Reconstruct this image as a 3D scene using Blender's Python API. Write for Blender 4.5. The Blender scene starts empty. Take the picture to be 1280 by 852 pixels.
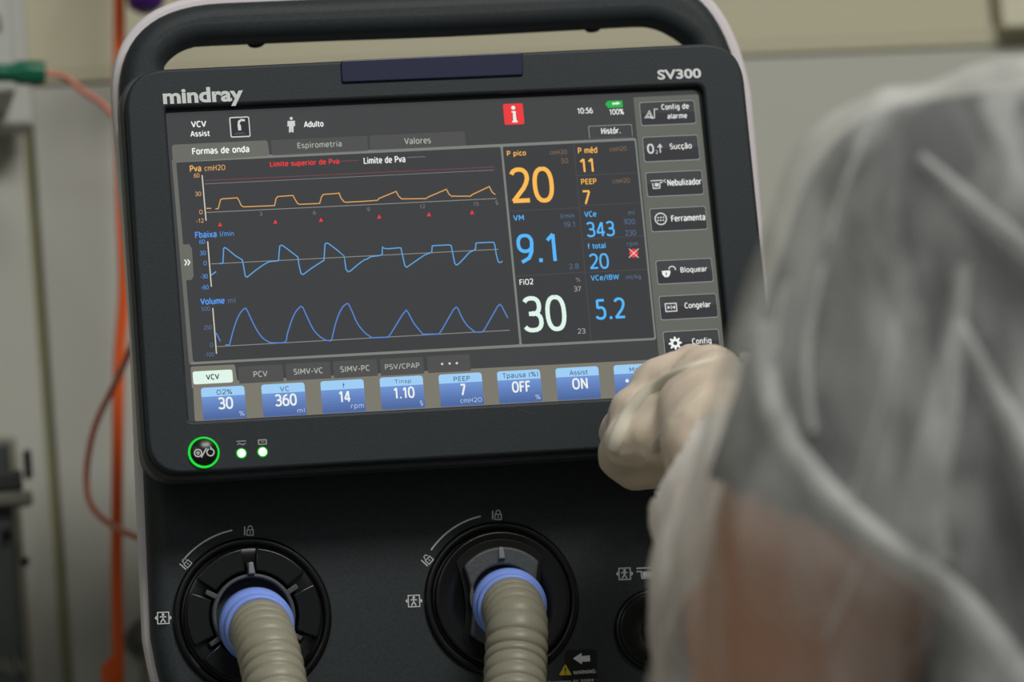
import bpy, bmesh, math, random
from mathutils import Vector, Matrix, noise
from mathutils.bvhtree import BVHTree

# ------------------------------------------------------------------ camera
Z0 = 1.45                                   # height of the screen centre above the floor
FPX = 5500.0
R0 = Vector((0.97659102, -0.1956709, -0.08934696))      # camera right
R1 = Vector((-0.05305846, 0.18340469, -0.98160456))     # camera down
R2 = Vector((0.2084581, 0.96336681, 0.16872938))        # camera forward
CAM = Vector((-0.4208114, -2.06831172, -0.40784934 + Z0))
scn = bpy.context.scene
C = scn.collection
cam = bpy.data.cameras.new('camera')
cam.sensor_width = 36; cam.lens = FPX / 1280 * 36
cam.clip_start = .05; cam.clip_end = 50
cam.dof.use_dof = True; cam.dof.focus_distance = 2.13; cam.dof.aperture_fstop = 5.2
camo = bpy.data.objects.new('camera', cam); C.objects.link(camo)
camo.matrix_world = Matrix(((R0.x, -R1.x, -R2.x, CAM.x), (R0.y, -R1.y, -R2.y, CAM.y), (R0.z, -R1.z, -R2.z, CAM.z), (0, 0, 0, 1)))
scn.camera = camo

# ------------------------------------------------------------------ world, lights, exposure
w = bpy.data.worlds.new('world'); scn.world = w; w.use_nodes = True
w.node_tree.nodes['Background'].inputs[0].default_value = (.84, .90, .92, 1)
w.node_tree.nodes['Background'].inputs[1].default_value = .20
def area(name, loc, target, size, power, col):
    l = bpy.data.lights.new(name, 'AREA'); l.shape = 'RECTANGLE'; l.size = size[0]; l.size_y = size[1]
    l.energy = power; l.color = col
    o = bpy.data.objects.new(name, l); C.objects.link(o); o.location = loc
    o.rotation_euler = (Vector(target) - Vector(loc)).to_track_quat('-Z', 'Y').to_euler()
    return o
area('ceiling_lamp', (.55, -1.5, 2.85), (.3, -.5, .6), (1.2, .6), 38, (1, .98, .92))
area('ceiling_lamp', (-1.6, -2.6, 2.85), (-1.2, -2.0, 0), (1.2, .6), 9, (.92, .97, 1))
vs = scn.view_settings
vs.view_transform = 'Standard'; vs.look = 'None'; vs.exposure = 0; vs.gamma = 1; vs.use_curve_mapping = False

# ------------------------------------------------------------------ helpers
def P(px, py, Y=0.0):
    """point of the vertical plane y = Y seen at a pixel of the 1280x852 photograph"""
    d = R0 * (px - 640) + R1 * (py - 426) + R2 * FPX
    t = (Y - CAM.y) / d.y
    return CAM + d * t
def px_of(v):
    q = v - CAM; z = q.dot(R2)
    return FPX * q.dot(R0) / z + 640, FPX * q.dot(R1) / z + 426
def lin(c):
    c /= 255.0
    return c / 12.92 if c <= .04045 else ((c + .055) / 1.055) ** 2.4
def rgb(*c): return (lin(c[0]), lin(c[1]), lin(c[2]), 1)
MATS = {}
def mat(name, col, rough=.5, spec=.5, bump=0, bscale=300, var=0, vscale=8, metal=0, coat=0, sss=0, trans=0):
    if name in MATS: return MATS[name]
    m = bpy.data.materials.new(name); m.use_nodes = True; MATS[name] = m
    nt = m.node_tree; b = nt.nodes['Principled BSDF']
    b.inputs['Base Color'].default_value = col; b.inputs['Roughness'].default_value = rough
    b.inputs['Specular IOR Level'].default_value = spec; b.inputs['Metallic'].default_value = metal
    b.inputs['Coat Weight'].default_value = coat; b.inputs['Transmission Weight'].default_value = trans
    if sss: b.inputs['Subsurface Weight'].default_value = sss; b.inputs['Subsurface Scale'].default_value = .01
    tc = nt.nodes.new('ShaderNodeTexCoord')
    if var:
        n = nt.nodes.new('ShaderNodeTexNoise'); n.inputs['Scale'].default_value = vscale; n.inputs['Detail'].default_value = 5
        nt.links.new(tc.outputs['Object'], n.inputs['Vector'])
        r = nt.nodes.new('ShaderNodeMapRange'); r.inputs[1].default_value = .3; r.inputs[2].default_value = .7
        r.inputs[3].default_value = 1 - var; r.inputs[4].default_value = 1 + var
        nt.links.new(n.outputs['Fac'], r.inputs[0])
        x = nt.nodes.new('ShaderNodeVectorMath'); x.operation = 'SCALE'; x.inputs[0].default_value = col[:3]
        nt.links.new(r.outputs[0], x.inputs['Scale']); nt.links.new(x.outputs[0], b.inputs['Base Color'])
    if bump:
        n = nt.nodes.new('ShaderNodeTexNoise'); n.inputs['Scale'].default_value = bscale; n.inputs['Detail'].default_value = 2
        nt.links.new(tc.outputs['Object'], n.inputs['Vector'])
        bp = nt.nodes.new('ShaderNodeBump'); bp.inputs['Strength'].default_value = bump; bp.inputs['Distance'].default_value = .001
        nt.links.new(n.outputs['Fac'], bp.inputs['Height']); nt.links.new(bp.outputs[0], b.inputs['Normal'])
    return m
def emit(name, r, g, b_, k=1.0):
    if name in MATS: return MATS[name]
    m = bpy.data.materials.new(name); m.use_nodes = True; MATS[name] = m
    b = m.node_tree.nodes['Principled BSDF']
    b.inputs['Base Color'].default_value = (.004, .004, .004, 1); b.inputs['Roughness'].default_value = .35
    b.inputs['Specular IOR Level'].default_value = .15
    b.inputs['Emission Color'].default_value = rgb(r, g, b_); b.inputs['Emission Strength'].default_value = k
    return m

def tag(o, label=None, cat=None, group=None, kind=None):
    if label: o['label'] = label
    if cat: o['category'] = cat
    if group: o['group'] = group
    if kind: o['kind'] = kind
    return o
def link(name, me, parent=None, smooth=False):
    if smooth:
        for p in me.polygons: p.use_smooth = True
    o = bpy.data.objects.new(name, me); C.objects.link(o)
    if parent is not None: o.parent = parent
    return o
def thing(name, label, cat, group=None):
    o = bpy.data.objects.new(name, None); C.objects.link(o)
    return tag(o, label, cat, group)
def mesh(name, verts, faces, mats, parent=None, smooth=False, mi=None):
    me = bpy.data.meshes.new(name); me.from_pydata([tuple(v) for v in verts], [], faces); me.update()
    for m in (mats if isinstance(mats, (list, tuple)) else [mats]): me.materials.append(m)
    if mi:
        for p, i in zip(me.polygons, mi): p.material_index = i
    return link(name, me, parent, smooth)
def curve_mesh(cu):
    o = bpy.data.objects.new('tmp', cu)
    me = bpy.data.meshes.new_from_object(o)
    bpy.data.objects.remove(o); bpy.data.curves.remove(cu)
    return me
def plate(name, outlines, yf, yb, bevel, m, parent=None, res=3):
    """flat solid with holes: outlines are world points, front at y=yf, back at y=yb"""
    cu = bpy.data.curves.new('c', 'CURVE'); cu.dimensions = '2D'; cu.fill_mode = 'BOTH'
    for pts in outlines:
        s = cu.splines.new('POLY'); s.points.add(len(pts) - 1); s.use_cyclic_u = True
        for p, q in zip(s.points, pts): p.co = (q[0], q[2], 0, 1)
    h = (yb - yf) / 2
    cu.extrude = max(h - bevel, 0); cu.bevel_depth = bevel; cu.bevel_resolution = res; cu.offset = -bevel
    me = curve_mesh(cu)
    me.transform(Matrix(((1, 0, 0, 0), (0, 0, -1, (yf + yb) / 2), (0, 1, 0, 0), (0, 0, 0, 1))))
    me.materials.clear(); me.materials.append(m)
    for p in me.polygons: p.material_index = 0
    o = link(name, me, parent)
    if bevel:
        for p in me.polygons: p.use_smooth = abs(p.normal.y) < .999
    return o
def rounded(pts, rad, n=6):
    out = []; N = len(pts)
    rad = rad if isinstance(rad, (list, tuple)) else [rad] * N
    for i in range(N):
        a, b, c = Vector(pts[i - 1]), Vector(pts[i]), Vector(pts[(i + 1) % N])
        u = (a - b).normalized(); v = (c - b).normalized(); r = rad[i]
        if r <= 0: out.append(b); continue
        ang = u.angle(v); t = r / math.tan(ang / 2)
        t = min(t, (a - b).length * .49, (c - b).length * .49)
        for k in range(n + 1):
            s = k / n
            p0, p1 = b + u * t, b + v * t
            out.append(p0 * (1 - s) ** 2 + b * 2 * s * (1 - s) + p1 * s ** 2) if False else out.append(
                (p0 * (1 - s) ** 2 + b * (2 * s * (1 - s) * .83 / .83) + p1 * s ** 2))
    return out
MM = .000397                                # metres per photo pixel on the screen plane
def circle(c, r, n=40, a0=0, a1=360):
    full = abs(a1 - a0 - 360) < 1e-6
    k = n if full else n + 1
    return [c + Vector((math.cos(math.radians(a0 + (a1 - a0) * i / n)) * r, 0, math.sin(math.radians(a0 + (a1 - a0) * i / n)) * r)) for i in range(k)]
def lathe(name, c, prof, m, parent, n=48, axis=Vector((0, -1, 0))):
    """profile of (radius, distance along axis)"""
    q = axis.to_track_quat('Z', 'Y'); V = []; F = []
    for r, d in prof:
        for i in range(n):
            a = 2 * math.pi * i / n
            V.append(c + q @ Vector((math.cos(a) * r, math.sin(a) * r, d)))
    for j in range(len(prof) - 1):
        for i in range(n):
            F.append((j * n + i, j * n + (i + 1) % n, (j + 1) * n + (i + 1) % n, (j + 1) * n + i))
    return mesh(name, V, F, m, parent, True)
def catmull(pts, n=8):
    P_ = [Vector(p) for p in pts]; P_ = [P_[0] * 2 - P_[1]] + P_ + [P_[-1] * 2 - P_[-2]]
    out = []
    for i in range(1, len(P_) - 2):
        a, b, c, d = P_[i - 1:i + 3]
        for k in range(n):
            t = k / n
            out.append(.5 * ((2 * b) + (c - a) * t + (2 * a - 5 * b + 4 * c - d) * t * t + (3 * b - a - 3 * c + d) * t ** 3))
    out.append(P_[-2]); return out
def tube(name, pts, rad, m, parent=None, n=12, cap=True, data_only=False):
    """rad: number or function of arc length"""
    V = []; F = []; L = 0; prev = None
    up = Vector((0, 1, 0))
    for i, p in enumerate(pts):
        t = (pts[min(i + 1, len(pts) - 1)] - pts[max(i - 1, 0)]).normalized()
        if prev is None:
            u = t.orthogonal().normalized()
        else:
            u = (prev - t * prev.dot(t)).normalized()
        prev = u; v = t.cross(u)
        if i: L += (pts[i] - pts[i - 1]).length
        r = rad(L) if callable(rad) else rad
        for k in range(n):
            a = 2 * math.pi * k / n
            V.append(p + (u * math.cos(a) + v * math.sin(a)) * r)
    for j in range(len(pts) - 1):
        for k in range(n):
            F.append((j * n + k, j * n + (k + 1) % n, (j + 1) * n + (k + 1) % n, (j + 1) * n + k))
    if cap: F += [tuple(range(n))[::-1], tuple(range((len(pts) - 1) * n, len(pts) * n))]
    if data_only: return V, F
    return mesh(name, V, F, m, parent, True)
def box(name, a, b, m, parent=None, bev=0):
    bm = bmesh.new(); bmesh.ops.create_cube(bm, size=1)
    a, b = Vector(a), Vector(b)
    for v in bm.verts: v.co = Vector(((a[i] + b[i]) / 2 + v.co[i] * abs(b[i] - a[i]) for i in range(3)))
    if bev: bmesh.ops.bevel(bm, geom=bm.edges[:], offset=bev, segments=3, affect='EDGES', profile=.5)
    me = bpy.data.meshes.new(name); bm.to_mesh(me); bm.free(); me.materials.append(m)
    return link(name, me, parent)

# a plain condensed stroke alphabet: every glyph is (advance, strokes) on a 7-unit cap height
def _A(cx, cy, rx, ry, a0, a1, n=12, p=2.4):
    out = []
    for i in range(n + 1):
        a = math.radians(a0 + (a1 - a0) * i / n); c_, s_ = math.cos(a), math.sin(a)
        out.append((cx + rx * math.copysign(abs(c_) ** (2 / p), c_), cy + ry * math.copysign(abs(s_) ** (2 / p), s_)))
    return out
def _glyphs():
    A = _A; g = {}
    g['0'] = (4.4, [A(2.2, 3.5, 1.85, 3.3, 90, 450, 28)])
    g['1'] = (3.4, [[(.5, 5.3), (2.1, 6.8), (2.1, 0)]])
    g['2'] = (4.3, [A(2.05, 4.95, 1.75, 1.9, 155, 0, 10) + [(3.5, 4.0), (2.9, 3.0), (.4, .3)], [(.3, .4), (4.0, .4)]])
    g['3'] = (4.3, [A(1.9, 5.15, 1.7, 1.65, 150, -90, 12), [(1.2, 3.6), (2.0, 3.6)], A(1.9, 1.95, 1.95, 1.75, 90, -150, 12)])
    g['4'] = (4.5, [[(3.1, 0), (3.1, 6.8)], [(2.8, 6.8), (.3, 1.9)], [(.2, 1.8), (4.3, 1.8)]])
    g['5'] = (4.2, [[(3.6, 6.6), (.9, 6.6)], [(.9, 6.8), (.8, 3.9)], [(.8, 3.9)] + A(1.8, 2.2, 1.85, 1.95, 88, -150, 12)])
    g['6'] = (4.4, [A(2.2, 2.2, 1.8, 2.0, 90, 450, 20), [(.45, 2.3), (.6, 4.3), (1.4, 5.9), (3.4, 6.8)]])
    g['7'] = (4.1, [[(.3, 6.5), (3.9, 6.5)], [(3.8, 6.3), (1.3, 0)]])
    g['8'] = (4.4, [A(2.2, 5.15, 1.6, 1.6, 90, 450, 20), A(2.2, 1.9, 1.85, 1.85, 90, 450, 20)])
    g['9'] = (4.4, [A(2.2, 4.8, 1.8, 2.0, 90, 450, 20), [(3.95, 4.7), (3.8, 2.7), (3.0, 1.1), (1.0, .1)]])
    g['.'] = (1.8, [[(.9, -.1), (.9, .85)]]); g[':'] = (1.8, [[(.9, .3), (.9, 1.2)], [(.9, 3.8), (.9, 4.7)]])
    g['-'] = (2.6, [[(.3, 2.6), (2.3, 2.6)]]); g['/'] = (3, [[(.2, -.6), (2.8, 7)]])
    g['%'] = (5.4, [A(1.2, 5.4, .9, 1.3, 0, 360, 12), A(4.2, 1.4, .9, 1.3, 0, 360, 12), [(1, 0), (4.4, 6.8)]])
    g['('] = (2.2, [A(2.2, 3, 1.6, 4, 120, 240, 8)]); g[')'] = (2.2, [A(0, 3, 1.6, 4, 60, -60, 8)])
    g[' '] = (2.2, [])
    g['A'] = (4.8, [[(.1, 0), (2.4, 6.9)], [(2.4, 6.9), (4.7, 0)], [(1, 2.1), (3.8, 2.1)]])
    g['B'] = (4.6, [[(.7, 0), (.7, 6.8)], [(.7, 6.5), (2.2, 6.5)] + A(2.2, 5.1, 1.6, 1.45, 80, -80, 8) + [(.8, 3.6)], [(2.2, 3.6)] + A(2.3, 1.95, 1.8, 1.65, 80, -80, 8) + [(.7, .35)]])
    g['C'] = (4.4, [A(2.5, 3.4, 2.0, 3.3, 50, 310, 18)])
    g['E'] = (4, [[(.7, 0), (.7, 6.8)], [(.7, 6.5), (3.8, 6.5)], [(.7, 3.5), (3.4, 3.5)], [(.7, .3), (3.8, .3)]])
    g['F'] = (3.9, [[(.7, 0), (.7, 6.8)], [(.7, 6.5), (3.8, 6.5)], [(.7, 3.5), (3.4, 3.5)]])
    g['G'] = (4.8, [A(2.5, 3.4, 2.0, 3.3, 50, 340, 18), [(2.6, 3), (4.4, 3)]])
    g['H'] = (4.9, [[(.7, 0), (.7, 6.8)], [(4.2, 0), (4.2, 6.8)], [(.7, 3.5), (4.2, 3.5)]])
    g['I'] = (1.6, [[(.8, 0), (.8, 6.8)]])
    g['L'] = (3.7, [[(.7, 0), (.7, 6.8)], [(.7, .3), (3.5, .3)]])
    g['M'] = (6, [[(.7, 0), (.8, 6.8)], [(.8, 6.8), (3, 2)], [(3, 2), (5.2, 6.8)], [(5.2, 6.8), (5.3, 0)]])
    g['N'] = (5, [[(.7, 0), (.7, 6.8)], [(.7, 6.6), (4.3, .2)], [(4.3, 0), (4.3, 6.8)]])
    g['O'] = (5.2, [A(2.6, 3.4, 2.1, 3.2, 90, 450, 24)])
    g['P'] = (4.4, [[(.7, 0), (.7, 6.8)], [(.7, 6.5), (2.2, 6.5)] + A(2.2, 4.8, 1.7, 1.75, 80, -80, 8) + [(.8, 3.1)]])
    g['R'] = (4.6, [[(.7, 0), (.7, 6.8)], [(.7, 6.5), (2.2, 6.5)] + A(2.2, 4.9, 1.7, 1.65, 80, -80, 8) + [(.8, 3.3)], [(2.3, 3.3), (4.2, 0)]])
    g['S'] = (4.2, [A(2.1, 5.1, 1.6, 1.5, 40, 250, 12) + [(2.4, 3.5)] + A(2.0, 1.8, 1.75, 1.6, 60, -140, 12)])
    g['T'] = (4.2, [[(.1, 6.5), (4.1, 6.5)], [(2.1, 0), (2.1, 6.5)]])
    g['V'] = (4.8, [[(.2, 6.8), (2.4, .1)], [(2.4, .1), (4.6, 6.8)]])
    g['W'] = (7, [[(.2, 6.8), (1.8, .1)], [(1.8, .1), (3.5, 6.2)], [(3.5, 6.2), (5.2, .1)], [(5.2, .1), (6.8, 6.8)]])
    g['a'] = (3.9, [A(1.8, 3.6, 1.45, 1.35, 150, 0, 8) + [(3.25, 0)], A(1.8, 1.35, 1.4, 1.25, 70, 300, 12), [(2.1, 2.75), (3.2, 2.75)], [(2.4, .25), (3.2, .9)]])
    g['b'] = (4.2, [[(.6, 0), (.6, 7)], A(2.1, 2.45, 1.5, 2.35, 150, -150, 16)])
    g['c'] = (3.4, [A(2, 2.5, 1.5, 2.35, 50, 310, 14)])
    g['d'] = (4.2, [[(3.5, 0), (3.5, 7)], A(2.0, 2.45, 1.5, 2.35, 30, 330, 16)])
    g['e'] = (4, [A(2.05, 2.5, 1.6, 2.35, 0, 315, 18), [(.5, 2.5), (3.65, 2.5)]])
    g['f'] = (2.7, [[(1.1, 0), (1.1, 5.4)] + A(2.3, 5.4, 1.2, 1.4, 170, 90, 5), [(.1, 4.6), (2.5, 4.6)]])
    g['g'] = (4.2, [A(2.0, 2.55, 1.5, 2.25, 30, 330, 16), [(3.5, 4.9), (3.5, -.3)] + A(2.1, -.4, 1.4, 1.4, 0, -140, 7)])
    g['i'] = (1.6, [[(.8, 0), (.8, 4.9)], [(.8, 6), (.8, 6.9)]]); g['l'] = (1.6, [[(.8, 0), (.8, 7)]])
    g['k'] = (3.9, [[(.6, 0), (.6, 7)], [(.7, 2.3), (3.4, 4.9)], [(1.6, 3.1), (3.6, 0)]])
    g['m'] = (6.2, [[(.6, 0), (.6, 4.9)], [(.6, 3.4)] + A(1.85, 3.4, 1.25, 1.4, 180, 0, 8) + [(3.1, 0)], [(3.1, 3.4)] + A(4.35, 3.4, 1.25, 1.4, 180, 0, 8) + [(5.6, 0)]])
    g['n'] = (4.1, [[(.6, 0), (.6, 4.9)], [(.6, 3.2)] + A(2.05, 3.2, 1.45, 1.6, 180, 0, 8) + [(3.5, 0)]])
    g['o'] = (4.1, [A(2.05, 2.45, 1.6, 2.35, 90, 450, 20)])
    g['p'] = (4.2, [[(.6, -2), (.6, 4.9)], A(2.1, 2.45, 1.5, 2.35, 150, -150, 16)])
    g['q'] = (4.2, [[(3.5, -2), (3.5, 4.9)], A(2.0, 2.45, 1.5, 2.35, 30, 330, 16)])
    g['r'] = (2.9, [[(.6, 0), (.6, 4.9)], [(.6, 3.2)] + A(2.2, 3.2, 1.6, 1.5, 180, 90, 5) + [(2.8, 4.7)]])
    g['s'] = (3.4, [A(1.7, 3.65, 1.25, 1.15, 40, 250, 8) + [(1.9, 2.5)] + A(1.65, 1.3, 1.35, 1.15, 60, -140, 8)])
    g['t'] = (2.8, [[(1.1, 6.3), (1.1, 1.3)] + A(2.2, 1.3, 1.1, 1.2, 180, 290, 5), [(.1, 4.6), (2.6, 4.6)]])
    g['u'] = (4.1, [[(3.5, 0), (3.5, 4.9)], [(.6, 4.9), (.6, 1.7)] + A(2.05, 1.7, 1.45, 1.6, 180, 360, 8)])
    g['v'] = (3.8, [[(.2, 4.9), (1.9, .1)], [(1.9, .1), (3.6, 4.9)]])
    g['x'] = (3.8, [[(.3, 4.9), (3.5, 0)], [(.3, 0), (3.5, 4.9)]])
    g['y'] = (3.8, [[(.2, 4.9), (1.95, .2)], [(3.6, 4.9), (1.4, -1.6), (.4, -1.9)]])
    g['z'] = (3.5, [[(.3, 4.6), (3.2, 4.6)], [(3.1, 4.5), (.4, .4)], [(.3, .3), (3.3, .3)]])
    g['ã'] = (g['a'][0], g['a'][1] + [[(.7, 6.2), (1.4, 6.7), (2.3, 6.2), (3, 6.7)]])
    g['ó'] = (g['o'][0], g['o'][1] + [[(1.8, 5.9), (2.9, 7.3)]]); g['é'] = (g['e'][0], g['e'][1] + [[(1.8, 5.9), (2.9, 7.3)]])
    g['ç'] = (g['c'][0], g['c'][1] + [[(2.1, .2), (2.1, -.7), (2.7, -1.2), (1.4, -1.7)]])
    return g
GLY = _glyphs()
def split_sharp(pts):
    out = [[pts[0]]]
    for i in range(1, len(pts)):
        if len(out[-1]) > 1:
            a, b, c = out[-1][-2], out[-1][-1], pts[i]
            d1 = (b[0] - a[0], b[1] - a[1]); d2 = (c[0] - b[0], c[1] - b[1])
            m = math.hypot(*d1) * math.hypot(*d2)
            if m > 1e-9 and (d1[0] * d2[0] + d1[1] * d2[1]) / m < .45: out.append([b])
        if math.hypot(pts[i][0] - out[-1][-1][0], pts[i][1] - out[-1][-1][1]) > 1e-6: out[-1].append(pts[i])
    return [o for o in out if len(o) > 1]

# a collector of flat print: polygons, strokes and lettering on the plane y = Y, one mesh out
class Print:
    def __init__(s, Y): s.Y = Y; s.V = []; s.F = []; s.M = []; s.mats = []
    def mi(s, m):
        if m not in s.mats: s.mats.append(m)
        return s.mats.index(m)
    def add(s, V, F, m):
        b = len(s.V); s.V += V; s.F += [tuple(b + i for i in f) for f in F]; s.M += [s.mi(m)] * len(F)
    def poly(s, pts, m, dy=0, world=False):
        V = [(p if world else P(p[0], p[1], s.Y)) + Vector((0, -dy, 0)) for p in pts]
        a = sum((V[i].x * V[(i + 1) % len(V)].z - V[(i + 1) % len(V)].x * V[i].z) for i in range(len(V)))
        if a < 0: V.reverse()
        s.add(V, [tuple(range(len(V)))], m)
    def rrect(s, x0, y0, x1, y1, r, m, dy=0, y0r=None, y1r=None, corners=(1, 1, 1, 1)):
        """pixel corners: left-top (x0,y0) and right-bottom (x1,y1); levels follow the panel's own horizontal"""
        a = P(x0, y0, s.Y); c = P(x1, y1, s.Y)
        pts = [Vector((a.x, s.Y, a.z)), Vector((c.x, s.Y, a.z)), Vector((c.x, s.Y, c.z)), Vector((a.x, s.Y, c.z))]
        s.poly(rounded(pts, [r * MM * k for k in corners]), m, dy, True)
    def quad(s, pts, r, m, dy=0):
        s.poly(rounded([P(x, y, s.Y) for x, y in pts], r * MM), m, dy, True)
    def stroke(s, pts, wpx, m, dy=0, closed=False, world=False):
        pts = [p if world else P(p[0], p[1], s.Y) for p in pts]
        n = len(pts); hw = wpx * MM / 2; V = []
        for i in range(n):
            if closed: a, c = pts[i - 1], pts[(i + 1) % n]
            else: a, c = pts[max(i - 1, 0)], pts[min(i + 1, n - 1)]
            d1 = (pts[i] - a); d2 = (c - pts[i])
            if d1.length < 1e-9: d1 = d2
            if d2.length < 1e-9: d2 = d1
            d1.normalize(); d2.normalize()
            t = d1 + d2
            t = t.normalized() if t.length > .3 else d1
            nn = Vector((-t.z, 0, t.x)); k = 1 / max(nn.dot(Vector((-d1.z, 0, d1.x))), .55)
            V += [pts[i] + nn * hw * k + Vector((0, -dy, 0)), pts[i] - nn * hw * k + Vector((0, -dy, 0))]
        F = []
        for i in range(n if closed else n - 1):
            j = (i + 1) % n
            F.append((2 * i, 2 * i + 1, 2 * j + 1, 2 * j))
        s.add(V, F, m)
    def text(s, body, cx, cy, wpx, hpx, m, dy=0, bold=.0, slant=0):
        x = 0; S = []
        for ch in body:
            adv, st = GLY[ch]
            for l in st: S += [[(a + x + b * slant, b) for a, b in q] for q in split_sharp(l)]
            x += adv + .75
        t = .80 + bold * 32
        xs = [p[0] for l in S for p in l]; ys = [p[1] for l in S for p in l]
        x0, x1, y0, y1 = min(xs), max(xs), min(ys), max(ys)
        c = P(cx, cy, s.Y); k = MM * (2.07 + s.Y) / 2.07
        th = t * hpx / max(y1 - y0, 1) if y1 - y0 > 0 else 1
        th = min(th, hpx * .24)
        sx = max(wpx - th, .5) * k / max(x1 - x0, .01); sy = (hpx - th * .8) * k / max(y1 - y0, .01)
        if x1 - x0 < .01: sx = 1
        for l in S:
            s.stroke([c + Vector(((a - (x0 + x1) / 2) * sx, 0, (b - (y0 + y1) / 2) * sy)) for a, b in l], th * k / MM, m, dy, world=True)
    def bold_text(s, body, cx, cy, wpx, hpx, m, dy=0, bold=.0):
        cu = bpy.data.curves.new('t', 'FONT'); cu.body = body; cu.size = 1; cu.offset = bold; cu.resolution_u = 3
        me = curve_mesh(cu)
        xs = [v.co.x for v in me.vertices]; ys = [v.co.y for v in me.vertices]
        x0, x1, y0, y1 = min(xs), max(xs), min(ys), max(ys)
        c = P(cx, cy, s.Y)
        sx = wpx * MM / (x1 - x0); sy = hpx * MM / (y1 - y0)
        s.add([c + Vector(((v.co.x - (x0 + x1) / 2) * sx, -dy, (v.co.y - (y0 + y1) / 2) * sy)) for v in me.vertices], [tuple(p.vertices) for p in me.polygons], m)
        bpy.data.meshes.remove(me)
    def disc(s, cx, cy, rpx, m, dy=0, n=20):
        s.poly(circle(P(cx, cy, s.Y), rpx * MM, n), m, dy, True)
    def ring(s, cx, cy, rpx, wpx, m, dy=0, a0=0, a1=360, n=28):
        full = a1 - a0 == 360
        s.stroke(circle(P(cx, cy, s.Y), rpx * MM, n, a0, a1), wpx, m, dy, closed=full, world=True)
    def done(s, name, parent):
        return mesh(name, s.V, s.F, s.mats, parent, mi=s.M)

# ------------------------------------------------------------------ materials
BLACK = mat('satin_black_plastic', rgb(37, 44, 50), .55, .35, .12, 1600, .2, 900)
BODY = mat('textured_black_plastic', rgb(40, 46, 50), .6, .35, .12, 1500, .25, 900)
GLOSS = mat('glossy_black_plastic', rgb(17, 20, 21), .28, .4)
GREYP = mat('dark_grey_plastic', rgb(72, 76, 78), .5, .4, .2, 600)
WHITE = mat('white_lilac_trim_plastic', rgb(214, 208, 214), .45, .4)
NAVY = mat('navy_lamp_lens', rgb(30, 33, 66), .3, .5)
INK = mat('light_grey_print', rgb(222, 226, 228), .6, .2)
DIM = mat('grey_print', rgb(158, 162, 164), .6, .2)
HOSE = mat('smoky_translucent_hose', rgb(150, 148, 132), .42, .45, sss=.3)
BLUE = mat('blue_cuff_rubber', rgb(134, 164, 250), .5, .4, sss=.15)
WALLU = mat('cream_painted_wall', rgb(186, 182, 158), .6, .3, .1, 60, .04, 2)
WALLL = mat('grey_wall_slab', rgb(176, 176, 168), .5, .35, .05, 40, .06, 3)
JOINT = mat('olive_grey_joint', rgb(150, 148, 118), .8, .2)
FLOOR = mat('grey_floor_vinyl', rgb(120, 122, 118), .5, .4, var=.06, vscale=3)
CEIL = mat('white_ceiling_paint', rgb(200, 200, 192), .8, .2)

# ------------------------------------------------------------------ the room
YW = .46
zs = P(640, 70, YW).z                       # seam between slabs and cream wall
xg = P(62, 500, YW).x                       # vertical joint between the slabs
xp = P(1247, 30, YW).x                      # edge of the pillar
def struct(o): o['kind'] = 'structure'; return o
struct(box('floor', (-2.6, -3.6, -.1), (2.6, YW + .12, 0), FLOOR))
struct(box('ceiling', (-2.6, -3.6, 3.0), (2.6, YW + .12, 3.1), CEIL))
wb = struct(box('wall_back', (-2.6, YW + .02, 0), (2.6, YW + .12, 3.0), JOINT))
struct(box('wall_left', (-2.7, -3.6, 0), (-2.6, YW + .12, 3.0), WALLU))
struct(box('wall_right', (2.6, -3.6, 0), (2.7, YW + .12, 3.0), WALLU))
hgt = .9
k = 0
for j in range(2):
    z1 = zs - .004 - j * hgt; z0 = max(z1 - hgt + .006, .002)
    xs = [xg + i * 1.05 for i in range(-2, 4)]
    for i in range(len(xs) - 1):
        a = max(xs[i] + .0030, -2.59); b = min(xs[i + 1] - .0030, 2.59)
        if b - a > .05: box('wall_panel', (a, YW + .012, z0), (b, YW + .021, z1), WALLL, wb, .0015)
box('upper_wall_board', (-2.59, YW + .010, zs + .004), (xp, YW + .021, 2.99), WALLU, wb, .001)
box('pillar', (xp + .002, YW - .006, zs + .004), (2.59, YW + .021, 2.99), mat('lit_cream_pillar', rgb(206, 202, 180), .6, .3), wb, .002)  # cream lightened here to stand in for light the pillar catches
box('wall_rail', (-2.59, YW + .0105, zs - .003), (2.59, YW + .021, zs + .010), WALLU, wb, .002)

# ------------------------------------------------------------------ things on the wall, far left
t = thing('wall_outlet_panel', 'pale grey wall-mounted supply panel at the upper left beside the green connector', 'wall panel')
PALE = mat('pale_grey_plastic', rgb(176, 178, 174), .5, .4)
PALE2 = mat('dull_grey_plastic', rgb(110, 110, 100), .5, .4)  # darker, slightly warm grey for slot, ledge, marking and cord
a = P(-90, -60, YW - .06); b = P(18, 128, YW - .06); 
box('housing', (a.x, YW - .08, b.z), (b.x, YW - .001, a.z), PALE, t, .004)
a = P(-90, -60, YW - .03); b = P(43, 155, YW - .03)
box('back_plate', (a.x, YW - .028, b.z), (b.x, YW - .0005, a.z), PALE, t, .003)
a = P(-60, 22, YW - .08); b = P(2, 38, YW - .08)
box('slot', (a.x, YW - .082, b.z), (b.x, YW - .079, a.z), PALE2, t)

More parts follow.
